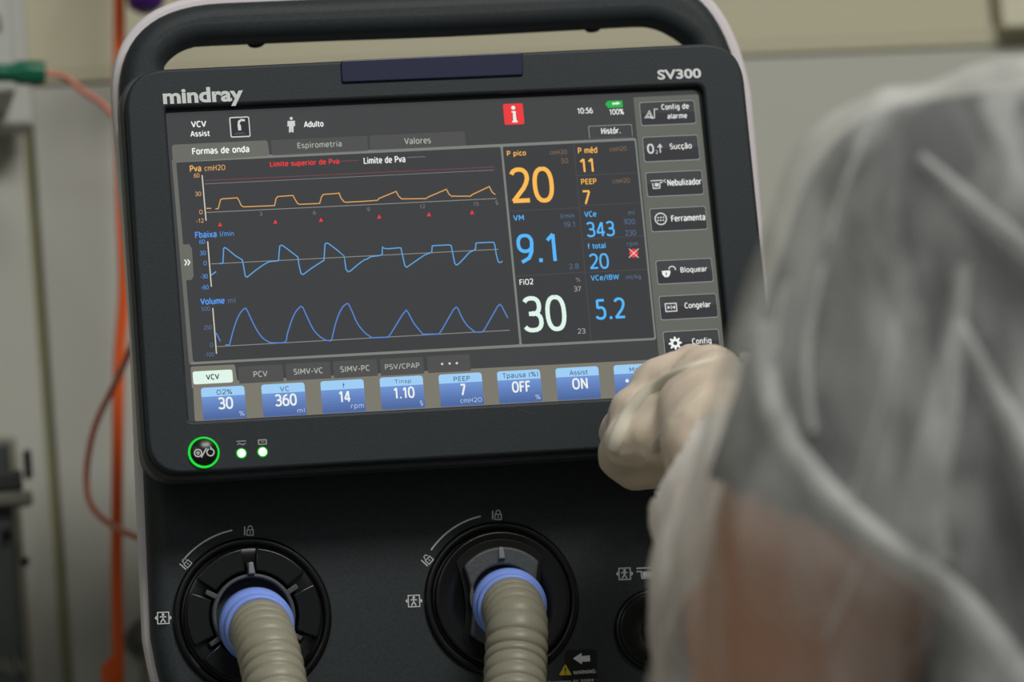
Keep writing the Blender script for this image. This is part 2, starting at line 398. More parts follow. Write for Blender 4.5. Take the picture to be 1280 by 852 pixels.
t = thing('equipment_box', 'dark metal wall box with pale frame in the lower left corner', 'box')
DKM = mat('dark_gunmetal', rgb(58, 64, 62), .4, .5, var=.35, vscale=22)
a = P(-110, 556, YW - .05); b = P(42, 980, YW - .05)
box('casing', (a.x, YW - .05, b.z), (b.x, YW - .001, a.z), DKM, t, .003)
a2 = P(-110, 548, YW - .03); b2 = P(54, 990, YW - .03)
box('frame', (a2.x, YW - .02, b2.z), (b2.x, YW - .0005, a2.z), mat('pale_frame', rgb(120, 118, 106), .5), t, .003)
BLK = mat('black_rubber', rgb(14, 17, 17), .5)
a = P(-40, 589, YW - .06); b = P(30, 612, YW - .06); box('slot', (a.x, YW - .058, b.z), (b.x, YW - .049, a.z), BLK, t, .002)
a = P(30, 560, YW - .06); b = P(42, 596, YW - .06); box('latch', (a.x, YW - .058, b.z), (b.x, YW - .049, a.z), BLK, t, .002)
a = P(-60, 618, YW - .06); b = P(42, 630, YW - .06); box('ledge', (a.x, YW - .060, b.z), (b.x, YW - .049, a.z), PALE2, t, .002)
lathe('knob', P(8, 666, YW - .05), [(.0, .008), (.0025, .008), (.003, 0)], BLK, t, 16)
lathe('knob', P(31, 702, YW - .05), [(.0, .008), (.002, .008), (.0026, 0)], BLK, t, 16)
pr = Print(YW - .0512)
for i in range(5): pr.stroke([(-2 + i * 7, 826 - (i % 2) * 6), (3 + i * 7, 838 + (i % 3) * 3)], 4, PALE2)
pr.done('worn_marking', t)

t = thing('gas_connector', 'green hose connector plugged into the pale wall panel', 'connector')
GREEN = mat('green_connector_plastic', rgb(14, 104, 78), .4, .5)
c0 = P(2, 91, YW - .10); c1 = P(57, 91, YW - .10); ax = (c1 - c0).normalized()
lathe('nut', c0, [(.0, -.01), (.0045, -.01), (.0050, 0), (.0050, .006), (.0066, .009), (.0066, .023), (.0060, .0245), (0, .0245)], GREEN, t, 20, ax)
ridge = []
for i in range(8):
    a = math.pi * 2 * i / 8; u = ax.orthogonal().normalized(); v = ax.cross(u)
    p = c0 + (u * math.cos(a) + v * math.sin(a)) * .0064
    ridge.append((p + ax * .010, p + ax * .022))
V = []; F = []
for a, b in ridge:
    v, f = tube('', [a, b], .0007, None, n=6, data_only=True); F += [tuple(len(V) + i for i in g) for g in f]; V += v
mesh('grip_ridges', V, F, GREEN, t)
tube('stem', [c0 - ax * .04, c0 - ax * .009], .0042, mat('green_stem', rgb(10, 70, 54), .45), t)
PINK = mat('pink_rubber_hose', rgb(206, 132, 116), .5, .3)
h = [c1 - ax * .002, P(80, 96, YW - .10), P(105, 115, YW - .11), P(137, 139, YW - .12), P(190, 215, YW - .14), P(205, 330, YW - .15), P(170, 420, YW - .15), P(148, 470, YW - .14), P(118, 535, YW - .12),
     P(108, 600, YW - .11), P(120, 640, YW - .12), P(168, 670, YW - .13), P(240, 690, YW - .15)]
tag(tube('rubber_hose', catmull(h, 10), .0019, PINK, n=10), 'thin pink rubber hose looping from the green connector to behind the ventilator', 'hose')
ORG = mat('orange_hose_rubber', rgb(232, 92, 14), .45, .4)
h = [P(147, -160, YW - .05), P(149, 0, YW - .05), P(149, 100, YW - .05), P(152, 250, YW - .05), P(155, 360, YW - .05), P(149, 450, YW - .05), P(147, 560, YW - .05), P(146, 700, YW - .05), P(148, 852, YW - .05), P(150, 1100, YW - .05)]
h.append(Vector((h[-1].x + .01, h[-1].y, .02)))
tag(tube('supply_hose', catmull(h, 8), .0034, ORG, n=12), 'orange vertical hose running down the wall left of the ventilator', 'hose')
t = thing('hanging_clip', 'purple plastic clip hanging above the top left of the ventilator frame', 'clip')
PUR = mat('purple_plastic', rgb(76, 24, 128), .45, .4)
c0 = P(178, -37, YW - .07)
lathe('cap', c0, [(0, .026), (.006, .026), (.0105, .022), (.0115, .014), (.010, 0), (0, 0)], PUR, t, 24, Vector((0, -.25, -1)).normalized())
tube('hook', catmull([c0 + Vector((0, 0, 0)), c0 + Vector((0, .01, .03)), c0 + Vector((0, .05, .05)), c0 + Vector((0, .068, .05))], 5), .003, PUR, t)
# small grey plug seen past the lower left edge of the machine
t = thing('wall_plug', 'small blurred grey plug behind the lower left edge of the ventilator', 'plug')
c0 = P(178, 800, YW - .002)
lathe('plug_body', c0, [(.011, 0), (.011, .02), (.009, .028), (0, .029)], mat('mid_grey_plastic', rgb(96, 98, 96), .5), t, 24)
tube('cord', catmull([c0 + Vector((0, -.026, 0)), c0 + Vector((-.003, -.04, -.01)), c0 + Vector((-.004, -.045, -.05)), c0 + Vector((.03, -.04, -.12))], 6), .002, PALE2, t, 8)

# ------------------------------------------------------------------ the ventilator
vent = thing('ventilator', 'black hospital ventilator with lit touch screen, top handle, white trim and hose ports', 'ventilator')
YB = .036            # front of the lower body
# white outer trim
outer_px = [(137, 128), (143.4, 80), (163, 37), (197, 12), (231, 2), (271, -2)]
left_low = [(177, 807), (183, 835), (196, 870)]
YT = YB + .024
def arc_pts(lst, Y): return [P(x, y, Y) for x, y in lst]
z_bot = .93
def bez(a, c, b, Y, n=14):
    a, c, b = P(*a, Y), P(*c, Y), P(*b, Y)
    return [a * (1 - t) ** 2 + c * 2 * t * (1 - t) + b * t * t for t in [i / n for i in range(n + 1)]]
def inset(pts, d):
    """move a clockwise-in-view outline inwards by d metres"""
    out = []; n = len(pts)
    for i in range(n):
        t = (pts[(i + 1) % n] - pts[i - 1]).normalized()
        out.append(pts[i] + Vector((t.z, 0, -t.x)) * d)
    return out
def shell(Y, off):
    """outline of the machine's face, clockwise as seen; off in pixels moves it inwards"""
    low = P(640, 990, Y).z
    pts = bez((137.5, 130), (131, 4), (275, -2), Y) + [P(x, -2 - (x - 275) * .0425, Y) for x in (350, 450, 560, 680, 760)]
    pts += bez((812, -25), (905, -29), (934, 122), Y)
    r = P(1006, 860, Y)
    pts += [P(941, 200, Y), P(951, 324, Y), P(967, 480, Y), P(985, 650, Y), r]
    pts += [Vector((r.x - .003, Y, low + .03)), Vector((r.x - .012, Y, low + .01)), Vector((r.x - .03, Y, low))]
    l = P(183, 835, Y)
    pts += [Vector((l.x + .045, Y, low)), Vector((l.x + .025, Y, low + .012)), Vector((l.x + .016, Y, low + .03)), P(200, 880, Y), P(188, 855, Y), l, P(176.5, 800, Y), P(172, 700, Y), P(167, 580, Y), P(161, 419, Y), P(150, 270, Y), P(140.5, 165, Y)]
    return inset(pts, off * MM)
def hole(Y, off=0):
    L = [(205 - off, 84), (209 - off, 78), (216 - off, 71 - off), (227 - off, 63.5 - off), (241 - off, 58.5 - off), (260 - off * .5, 56.4 - off), (400, 50.5 - off), (560, 44.7 - off), (730, 36 - off), (786, 33 - off), (812 + off * .3, 33.5 - off), (833 + off, 41 - off), (856 + off, 56 - off * .5), (862 + off, 66)]
    pts = [P(x, y, Y) for x, y in L]
    zb = P(640, 100, Y).z
    return catmull(pts, 3) + [Vector((pts[-1].x + .002, Y, zb)), Vector((pts[0].x - .002, Y, zb))]
plate('outer_trim', [shell(YT, 0), hole(YT, 5)], YT - .011, YT + .001, .003, WHITE, vent)
tag(vent.children[0], 'white outer edge trim')
plate('front_shell', [shell(YB + .014, 10.5), hole(YB + .01, 0)], YB, YB + .020, .0085, BODY, vent, 6)
# rear housing (below the handle opening)
a = P(185, 100, .10); b = P(925, 100, .10); zt = P(640, 112, .1).z
box('rear_housing', (a.x + .01, YT + .002, z_bot + .06), (b.x - .035, YT + .20, zt), BODY, vent, .012)
# two screw holes in the underside of the handle
for x, y in ((320, 52.5), (741, 33.5)):
    lathe('screw_hole', P(x, y - 1.0, YB + .0125), [(.0044, -.001), (.0044, .0012), (0, .0012)], GLOSS, vent, 20, Vector((0, -.35, -1)).normalized())
# carriage below
box('cart_column', (-.05, .07, .12), (.05, .19, z_bot + .02), GREYP, vent, .01)
box('cart_base', (-.26, -.13, .09), (.26, .36, .125), GREYP, vent, .012)
for sx in (-.23, .23):
    for y in (-.10, .33):
        lathe('caster', Vector((sx - .012, y, .045)), [(0, 0), (.04, 0), (.045, .004), (.045, .020), (.04, .024), (0, .024)], BLK, vent, 24, Vector((1, 0, 0)))
        box('caster_fork', (sx - .018, y - .02, .05), (sx + .018, y + .02, .092), GREYP, vent, .003)
box('lower_support', (-.13, .05, z_bot - .005), (.16, .22, z_bot + .075), BODY, vent, .008)

# display housing
YF = -.0045
GAP = mat('port_black', rgb(8, 9, 10), .35, .4)
def quadP(pts, Y): return [P(x, y, Y) for x, y in pts]
hb = rounded(quadP([(155, 88.5), (925, 52.0), (975.5, 548.5), (187.5, 594)], YF), [.0205, .0205, .0175, .0175], 10)
sc = rounded(quadP([(208.2, 138.7), (875.3, 109.8), (913.6, 488.2), (237.2, 525.8)], YF), [.0012, .0035, .0025, .0015], 5)
def grow(pts, d):
    c = sum(pts, Vector()) / len(pts); out = []
    for p in pts:
        out.append(Vector((p.x + d * (1 if p.x > c.x else -1), p.y, p.z + d * (1 if p.z > c.z else -1))))
    return out
hole_q = rounded(quadP([(207.0, 134.6), (878.9, 105.6), (917.2, 488.6), (236.4, 526.2)], YF), [.0012, .0040, .0025, .0015], 5)
disp = plate('display_housing', [hb, hole_q], YF, YF + .012, .0016, BLACK, vent)
plate('display_back', [grow(hb, -.0015)], YF + .010, YB + .012, .003, BLACK, vent)
side = plate('housing_rim', [[Vector((p.x + (.0022 if p.x > 0 else -.0022), YF + .012, p.z + (.0008 if p.z > Z0 else -.0022))) for p in hb]], YF + .007, YF + .020, .0015, mat('rim_grey_plastic', rgb(62, 66, 66), .45, .4), vent)
# alarm lamp
lamp = rounded(quadP([(426.5, 75.2), (653.6, 64.6), (654.6, 93.4), (427.8, 102.8)], YF - .0015), .0012)
plate('alarm_lamp', [lamp], YF - .0012, YF + .01, .0006, NAVY, vent)
tag(vent.children[-1], 'dark navy alarm lamp lens')
# brand lettering on the bezel
pr = Print(YF - .0002)
pr.bold_text('mindray', 254, 121.5, 99, 25, INK, .0001, .035)
pr.done('brand_lettering', vent)
pr = Print(YF - .0002)
pr.bold_text('SV300', 849, 92.5, 56.5, 12.8, INK, .0001, .032)
pr.done('model_lettering', vent)
# power key and status lights
GRN = emit('green_light_ring', 30, 225, 60, 1.0); LED = emit('status_led_green', 200, 255, 190, 2.2); LEDH = emit('status_led_rim', 30, 200, 50, .9)
c = P(254.7, 565.3, YF)
pk = lathe('power_button', c, [(0, .0008), (.0066, .0008), (.0070, .0001)], GLOSS, vent, 40)
lathe('light_ring', c, [(.0066, .0009), (.0068, .0012), (.0074, .0012), (.0076, .0000)], GRN, pk, 40)
pr = Print(YF - .0010)
pr.ring(247.5, 566, 4.3, 1.5, INK, .0002); pr.ring(247.5, 566, 1.4, 1.2, INK, .0002)
pr.stroke([(251.5, 571.5), (258, 560)], 1.5, INK, .0002)
pr.ring(263, 565, 4.3, 1.5, INK, .0002, 110, 430); pr.stroke([(263.3, 558), (263.5, 562)], 1.4, INK, .0002)
pr.done('power_symbol', pk)
for x, y in ((301.8, 566.3), (328.2, 564.6)):
    l = lathe('status_light', P(x, y, YF), [(0, .0006), (.0018, .0005), (.0020, .0003)], LED, vent, 20)
    lathe('light_rim', P(x, y, YF), [(.0020, .0004), (.0025, .0003), (.0026, .0000)], LEDH, l, 20)
pr = Print(YF - .0002)
pr.stroke([(295.5, 551.5), (307.5, 550.8)], 1.3, DIM); pr.stroke([(296.5, 556), (299, 553.8), (303, 555.6), (307, 554)], 1.3, DIM)
pr.rrect(322, 549, 334, 555.5, 1.5, DIM); pr.rrect(324, 550.6, 332, 553.8, .5, BLACK, .0001); pr.stroke([(326, 552.2), (330, 552)], 1, DIM, .0002)
pr.done('status_symbols', vent)
# faint smudges on the bezel
pr = Print(YF - .0001)
SM = mat('smudge', rgb(62, 66, 68), .5, .3)
pr.stroke([(648, 511), (655, 514), (668, 517)], 1.2, SM); 
pr.done('smudge', vent)

# ------------------------------------------------------------------ the screen
S_BASE = emit('screen_dark', 65, 66, 67); S_WAVE = emit('screen_wave', 61, 62, 64); S_NUM = emit('screen_numbers', 59, 60, 63)  # dark greys lifted: reflections on the glass are put into the emission
S_SIDE = emit('screen_side_grey', 99, 102, 95); S_STRIP = emit('screen_strip_grey', 122, 119, 109); S_TABA = emit('screen_active_tab', 104, 106, 99)
S_TAB = emit('screen_tab', 78, 79, 78); S_LINE = emit('screen_frame_line', 124, 128, 122); S_FAINT = emit('screen_faint_line', 78, 78, 82)
S_BTN = emit('screen_button_dark', 66, 67, 69); S_BTN2 = emit('screen_button_dark_low', 56, 56, 60); S_EDGE = emit('screen_button_edge', 148, 152, 148)
S_WHITE = emit('screen_white', 236, 240, 236); S_SOFT = emit('screen_soft_white', 205, 208, 204); S_GREY = emit('screen_grey_text', 168, 170, 164)
S_DGREY = emit('screen_dim_text', 122, 122, 128); S_ORG = emit('screen_amber', 250, 186, 84); S_ORGT = emit('screen_amber_thin', 224, 166, 98)
S_ORGD = emit('screen_amber_dim', 128, 104, 80); S_RED = emit('screen_red', 236, 58, 62); S_REDD = emit('screen_red_dim', 130, 70, 72)
S_BLU = emit('screen_blue', 84, 182, 250); S_BLUL = emit('screen_blue_line', 92, 162, 222); S_BLUV = emit('screen_blue_volume', 84, 132, 205)
S_BLUD = emit('screen_blue_dim', 88, 112, 146); S_BLUT = emit('screen_blue_text', 86, 150, 232); S_MINT = emit('screen_mint_white', 222, 244, 232)
S_GRNB = emit('screen_battery_green', 40, 176, 74); S_KHEAD = emit('screen_key_header', 158, 205, 244); S_KTOP = emit('screen_key_upper', 104, 140, 204)
S_KMID = emit('screen_key_middle', 92, 124, 188); S_KLOW = emit('screen_key_lower', 84, 110, 168); S_KTXT = emit('screen_key_dark_text', 52, 66, 92)
S_KUNIT = emit('screen_key_unit', 178, 196, 226); S_AXIS = emit('screen_axis', 205, 205, 190); S_ZERO = emit('screen_zero_line', 140, 140, 136)
scr = plate('screen', [[Vector((p.x, 0, p.z)) for p in grow(sc, .001)]], 0, .006, 0, S_BASE, vent)
plate('screen_inset_ring', [grow(hole_q, .0006), [Vector((p.x, YF, p.z)) for p in sc]], -.0010, .004, 0, GAP, vent)  # flat black ring in the inset between screen and housing
LY = .00012
def pan(): return Print(-LY)
# header
pr = pan()
pr.text('VCV', 248.3, 155, 19, 8, S_WHITE, LY, .012); pr.text('Assist', 250.2, 166.8, 24.5, 7.5, S_WHITE, LY, .01)
pr.done('mode_readout', scr)
pr = pan()
pr.rrect(286.3, 146.4, 313.4, 170.9, 2.5, S_SOFT); pr.rrect(287.8, 147.8, 312, 169.6, 1.5, emit('icon_dark', 48, 48, 50), LY)
pr.stroke([(306, 150.5), (301.5, 150), (298.6, 152), (298.2, 157), (299.2, 163)], 2.6, S_SOFT, 2 * LY); pr.stroke([(299, 156), (299.8, 163)], 3.6, S_SOFT, 2 * LY)
pr.poly([(292, 168.4), (295, 165.8), (304, 165.4), (308, 167.6)], S_FAINT, 2 * LY)
pr.done('airway_icon', scr)
pr = pan()
pr.rrect(354, 144, 410, 167.5, 2, S_BTN)
def man(pr, x, y, s, m, dy):
    pr.disc(x, y - 8.2 * s, 1.9 * s, m, dy)
    pr.poly([(x - 4.6 * s, y - 5 * s), (x + 4.6 * s, y - 5.4 * s), (x + 4.8 * s, y + 1.5 * s), (x + 3.1 * s, y + 1.6 * s), (x + 2.7 * s, y - 2 * s), (x - 2.5 * s, y - 2 * s), (x - 3 * s, y + 1.7 * s), (x - 4.8 * s, y + 1.8 * s)], m, dy)
    pr.poly([(x - 2.7 * s, y - 5 * s), (x + 2.8 * s, y - 5 * s), (x + 3 * s, y + 9 * s), (x + .4 * s, y + 9.2 * s), (x, y + 2 * s), (x - .3 * s, y + 9.2 * s), (x - 2.9 * s, y + 9.3 * s)], m, dy)
man(pr, 364, 156.2, 1, S_SOFT, LY)
pr.text('Adulto', 392, 154.8, 24.5, 8, S_WHITE, LY, .01)
pr.done('patient_key', scr)
pr = pan()
pr.rrect(628.6, 130, 655.6, 155, 2.5, S_RED); pr.disc(641.5, 134.6, 2.5, S_MINT, LY)
pr.poly([(639.3, 139), (644.3, 138.7), (645.6, 150.8), (647, 151), (647, 152.7), (640.3, 153), (640.2, 151.2), (641.6, 151), (641, 140.6), (639.4, 140.6)], S_MINT, LY)
pr.done('information_alert', scr)
pr = pan(); pr.text('10:56', 731.3, 138.4, 19.5, 7.6, S_WHITE, LY, .004); pr.done('clock_readout', scr)
pr = pan()
pr.rrect(758.6, 126.2, 778.6, 134, 1, S_GRNB); pr.poly([(757, 128.4), (759, 128.2), (759.2, 132.2), (757.3, 132.2)], S_GRNB)
pr.poly([(765, 128.6), (771, 128), (771, 126.9), (775.5, 129), (771, 131.2), (771, 130.2), (765.4, 131)], S_MINT, LY)
pr.text('100%', 770.6, 139.7, 18.5, 7.4, S_WHITE, LY, .004); pr.done('battery_readout', scr)
pr = pan()
pr.rrect(735.2, 157.4, 791, 170.2, 2, S_EDGE, 0, corners=(1, 1, 0, 0)); pr.rrect(736, 158.2, 790.4, 170.2, 2, S_BTN, LY, corners=(1, 1, 0, 0)); pr.text('Histór.', 763.3, 163.2, 24.5, 8.6, S_WHITE, 2 * LY, .008)
pr.done('history_tab', scr)
# tabs
pr = pan()
pr.quad([(338.5, 175.2), (459, 169.6), (460.5, 188.6), (340, 194.5)], 2, S_TAB); pr.text('Espirometria', 399.4, 181.6, 55, 9.6, S_GREY, LY, .006); pr.done('tab', scr)
pr = pan()
pr.quad([(461.5, 169.4), (580.5, 163.9), (582.6, 182.4), (463, 188.5)], 2, S_TAB); pr.text('Valores', 521.8, 175.6, 33.5, 8.6, S_GREY, LY, .006); pr.done('tab', scr)
# waveform panel
pr = pan()
pr.quad([(215, 199), (795, 172), (820.5, 424.6), (236.5, 455.6)], 4, S_LINE)
pr.poly([(214.6, 200), (220.6, 200), (241, 452), (236.6, 455)], S_TABA, .5 * LY)
pr.quad([(220.2, 203), (625.6, 183.6), (649.4, 430.2), (241.2, 452.4)], 2.5, S_WAVE, LY)
pr.done('wave_panel', scr)
pr = Print(-2 * LY)
pr.quad([(628.3, 183.4), (793.3, 175.4), (818, 422), (652.2, 430.2)], 2.5, S_NUM)
pr.done('value_panel', scr)
pr = pan()
pr.quad([(214.6, 181), (334.2, 175.3), (337, 194.5), (216, 203)], 4, S_TABA, 2 * LY); pr.text('Formas de onda', 275.7, 187.6, 70.5, 8.8, S_WHITE, 3 * LY, .012)
pr.done('tab', scr)
pr = Print(-3 * LY)
pr.quad([(228, 305.5), (236.5, 305), (240, 311), (242, 345), (239.6, 349.5), (231, 350.4)], 1, S_TABA)
pr.stroke([(230.6, 324.4), (233.4, 327.8), (231, 331.6)], 1.5, S_WHITE, LY); pr.stroke([(234.4, 324.2), (237.2, 327.6), (234.8, 331.4)], 1.5, S_WHITE, LY)
pr.done('side_flap', scr)
def wave(name, title, unit, tx, ty, tw, uw, mt, mu, axis, labels, base, lines, m, wd):
    pr = Print(-3 * LY)
    pr.text(title, tx + tw / 2, ty, tw, 8.4, mt, 0, .012); pr.text(unit, tx + tw + 4.5 + uw / 2, ty - .8, uw, 7.0, mu, 0, 0)
    pr.stroke(axis, 1.4, S_AXIS); pr.stroke(base, .9, S_ZERO)
    for s, x, y, ww in labels: pr.text(s, x, y, ww, 5.4, mu, 0, .0)
    for k, l in enumerate(lines): pr.stroke(l, wd, m, LY)
    return pr
c5 = lambda L: [(220 + x / 5.682, 190 + y / 5.682) for x, y in L]
c6 = lambda L: [(220 + x / 5.682, 320 + y / 5.682) for x, y in L]
c2 = lambda L: [(420 + x / 5.325, 220 + y / 5.325) for x, y in L]
c2b = lambda L: [(420 + x / 5.325, 330 + y / 5.325) for x, y in L]
pr = wave('w', 'Pva', 'cmH2O', 237.3, 210.4, 14, 25.5, S_ORGT, S_ORGT, [(252.6, 218.8), (257.6, 275.7)],
     [('60', 245.8, 219.2, 7), ('30', 247.6, 242.2, 7.5), ('0', 251.2, 264.8, 4), ('-12', 250, 275.8, 9)], [(258, 265.4), (620.6, 248)],
     [c5([(215, 400), (250, 400)]), c5([(280, 403), (300, 402), (308, 370), (316, 338), (330, 332), (435, 325), (448, 345), (462, 378), (478, 389), (700, 380), (710, 330), (722, 316), (830, 308), (845, 335), (862, 364), (876, 371), (1020, 365), (1032, 320), (1046, 301), (1150, 293)]) +
      c2([(20, 113), (32, 145), (52, 171), (70, 174), (200, 167), (276, 161), (286, 149), (400, 102), (418, 135), (436, 152), (600, 150), (612, 140), (735, 88), (750, 118), (768, 134), (895, 134), (905, 124), (1020, 70), (1040, 108), (1060, 123)])], S_ORGT, 1.2)
pr.text('Limite superior de Pva', 380.8, 204, 86, 8.8, S_RED, 0, .012)
pr.text('Limite de Pva', 480.6, 199.6, 52, 8.8, S_WHITE, 0, .006)
pr.stroke([(508.6, 196.8), (532, 195.7)], .8, S_DGREY); pr.stroke([(424.5, 201.5), (448, 200.3)], .8, S_REDD)
pr.stroke([(256, 225.6), (618.8, 208.6)], .8, S_REDD); pr.stroke([(256, 229.8), (617.5, 212.4)], .8, S_DGREY)
for x, y in ((275, 280.4), (344.2, 277), (401.2, 274.6), (474, 270.6), (536.2, 267.8), (590, 265.2)):
    pr.poly([(x - 2.6, y + 2.4), (x, y - 2.8), (x + 2.6, y + 2.2)], S_RED)
for s, x, y in (('3', 326, 267.2), ('6', 393, 265.6), ('9', 460.5, 261.6), ('12', 528, 258), ('15', 595, 254.8), ('s', 621, 253.2)):
    pr.text(s, x, y, 3.4 * len(s), 5, S_DGREY)
pr.done('pressure_waveform', scr)
pr = wave('w', 'Fbaixa', 'l/min', 244, 292.8, 26.5, 17, S_BLUT, S_BLUT, [(259.6, 301.6), (264.2, 358.2)],
     [('60', 252.6, 301.9, 7), ('30', 253.6, 316, 7.5), ('0', 256.4, 328.6, 4), ('-30', 255, 345.2, 9), ('-60', 256, 358.8, 9.5)], [(264, 329.7), (623, 311.4)],
     [c6([(250, 135), (285, 110)]),
      c5([(310, 792), (333, 789), (338, 686), (344, 678), (356, 682), (420, 735), (470, 765), (478, 800)]) + c6([(486, 110), (492, 142), (504, 150), (560, 105), (620, 62), (660, 40), (725, 33)]) +
      c5([(728, 769), (736, 668), (748, 661), (762, 667), (830, 718), (865, 745), (873, 800)]) + c6([(886, 118), (892, 128), (904, 130), (960, 88), (1015, 52), (1050, 30)]) +
      c5([(1052, 752), (1058, 655), (1068, 645), (1085, 651), (1150, 700), (1190, 735)]) +
      c2([(50, 526), (58, 560), (66, 620), (80, 637), (95, 632), (150, 585), (190, 556), (205, 553), (232, 536), (290, 529), (307, 522), (309, 472), (320, 481), (345, 484), (420, 477), (432, 478), (440, 515), (458, 596), (470, 607), (495, 590), (560, 545), (590, 525), (637, 507), (640, 466), (650, 463), (755, 458), (766, 462), (776, 510), (790, 580), (800, 592), (815, 585), (850, 550), (885, 510), (928, 488), (931, 448), (945, 444), (1048, 440), (1056, 455), (1068, 530), (1080, 570), (1090, 576), (1108, 568)])], S_BLUL, 1.4)
pr.done('flow_waveform', scr)
def hump(pts): 
    return [(v.x, v.y) for v in catmull([Vector((x, y, 0)) for x, y in pts], 3)]
pr = wave('w', 'Volume', 'ml', 250.6, 376, 30, 9, S_BLUT, S_BLUD, [(266, 384.8), (270.6, 441.8)],
     [('500', 257, 385.7, 11), ('250', 259.6, 409, 10), ('0', 264.4, 431, 4), ('-100', 261.6, 443, 12)], [(271, 433), (637, 412.5)],
     [c6([(285, 545), (315, 605)]),
      [(281.5, 431), (287, 430.9)] + hump(c6([(380, 630), (400, 550), (425, 470), (455, 405), (490, 371)]) + c6([(505, 385), (540, 460), (580, 535), (620, 585), (665, 613)])) + hump(c6([(690, 616), (775, 610), (790, 555), (820, 460), (850, 395), (885, 357)])) +
      hump(c6([(900, 363), (935, 440), (975, 520), (1020, 570), (1065, 598)])) + c6([(1100, 601)]) + hump(c6([(1108, 585), (1130, 490), (1155, 415), (1185, 360), (1215, 336)])) +
      hump(c2b([(82, 264), (105, 310), (140, 390), (190, 455), (240, 490)])) + c2b([(345, 486), (360, 470)]) + hump(c2b([(400, 405), (440, 340), (467, 306)])) + hump(c2b([(480, 322), (520, 395), (578, 467)])) +
      c2b([(685, 465), (700, 445), (780, 305), (800, 286), (812, 296)]) + hump(c2b([(830, 340), (870, 405), (925, 452)])) + c2b([(970, 452), (985, 440), (1075, 282), (1090, 268), (1102, 278), (1143, 358)])], S_BLUV, 1.5)
pr.done('volume_waveform', scr)
# numeric values
def k3(x, y): return 620 + x / 4.486, 80 + y / 4.486
def k4(x, y): return 620 + x / 4.26, 250 + y / 4.26
def value(items):
    pr = Print(-3 * LY)
    for s, (x, y), ww, hh, m, b in items: pr.text(s, x, y, ww, hh, m, 0, b)
    pr.done('value_readout', scr)
value([('P pico', k3(115, 503), 24, 8.6, S_ORG, .008), ('cmH2O', k3(350, 494), 22, 6, S_ORGD, 0), ('50', k3(384, 542), 9, 6.4, S_ORGD, 0), ('20', k3(200, 678), 56, 45, S_ORG, .0)])
value([('P méd', k3(513, 482), 24.5, 8.4, S_ORG, .006), ('cmH2O', k3(685, 475), 22, 6, S_ORGD, 0), ('11', k3(508, 568), 17, 18.5, S_ORG, .003)])
value([('PEEP', k3(520, 658), 19.5, 7.4, S_ORG, .006), ('cmH2O', k3(703, 654), 22, 6, S_ORGD, 0), ('7', k3(508, 748), 11, 18, S_ORG, .003)])
value([('VM', k4(120, 94), 13.5, 7.4, S_BLU, .006), ('l/min', k4(380, 84), 17, 6.4, S_BLUD, 0), ('19.1', k4(390, 130), 14, 7, S_BLUD, 0), ('9.1', k4(215, 258), 49, 38, S_BLU, .0), ('2.8', k4(415, 352), 12, 6.6, S_BLUD, 0)])
value([('VCe', k4(502, 74), 15.5, 7.2, S_BLU, .006), ('ml', k4(720, 66), 8, 6, S_BLUD, 0), ('343', k4(556, 155), 36, 19.5, S_BLU, .001), ('920', k4(711, 115), 14, 6.8, S_BLUD, 0), ('230', k4(716, 174), 14, 6.8, S_BLUD, 0)])
value([('f total', k4(535, 243), 23, 7, S_BLU, .006), ('rpm', k4(727, 238), 14, 5.4, S_BLUD, 0), ('20', k4(548, 325), 25, 19.5, S_BLU, .0)])
value([('VCe/IBW', k4(580, 412), 36, 7.6, S_BLU, .004), ('ml/kg', k4(732, 410), 18.5, 6.8, S_BLUD, 0), ('5.2', k4(608, 580), 39, 27.5, S_BLU, .0)])
value([('FiO2', k4(162, 435), 17.5, 7.6, S_WHITE, .004), ('%', k4(437, 423), 5.5, 5.4, S_DGREY, 0), ('37', k4(434, 472), 9, 6.6, S_GREY, 0), ('30', k4(257, 604), 55.5, 44.5, S_MINT, .0), ('23', k4(455, 697), 10, 6.4, S_GREY, 0)])
pr = Print(-3 * LY)
for L in ([(717, 179), (739, 426)], [(636.7, 264), (724, 259.6)], [(645, 345), (731, 340)], [(722, 219.6), (797.5, 215.4)], [(725.6, 257), (801.5, 253.2)], [(730, 298.6), (805, 294.6)], [(733, 340.4), (809.5, 336.4)]):
    pr.stroke(L, .8, S_FAINT)
x, y = k4(733, 283); pr.disc(x, y, 5.6, S_RED, LY); pr.stroke([(x - 6, y - 5.6), (x + 6, y + 5.6)], 1, S_SOFT, 2 * LY); pr.stroke([(x - 6, y + 5.6), (x + 6, y - 5.6)], 1, S_SOFT, 2 * LY)
pr.done('alarm_off_mark', scr)
# side bar
pr = pan()
pr.quad([(791.6, 121.6), (873.5, 117.8), (906.6, 449), (824.4, 453)], 2.5, S_SIDE); pr.done('key_column', scr)
def key(x0, y0, x1, y1, lines, icon=None):
    pr = Print(-2 * LY)
    pr.rrect(x0, y0, x1, y1, 3.2, S_EDGE); pr.rrect(x0 + .7, y0 + .8, x1 - .7, y1 - .8, 2.8, S_BTN, LY)
    pr.rrect(x0 + 2.1, (y0 + y1) / 2 + 1, x1 - .6, y1 - 1.0, 2.6, S_BTN2, 1.5 * LY, corners=(0, 0, 1, 1))
    for s, x, y, ww, hh in lines: pr.text(s, x, y, ww, hh, S_WHITE, 3 * LY, .005)
    if icon: icon(pr)
    pr.done('touch_key', scr)
D = 3 * LY
def ic_alarm(p):
    p.stroke([(806, 147.4), (811.5, 138.6), (815.5, 146.6)], 1.1, S_SOFT, D, True); p.stroke([(808.5, 146), (811.6, 141.5), (813.4, 145.6)], .9, S_SOFT, D, True); p.stroke([(813, 147.8), (818, 147.4), (817.6, 136.6), (822, 136.4)], 1.2, S_SOFT, D)
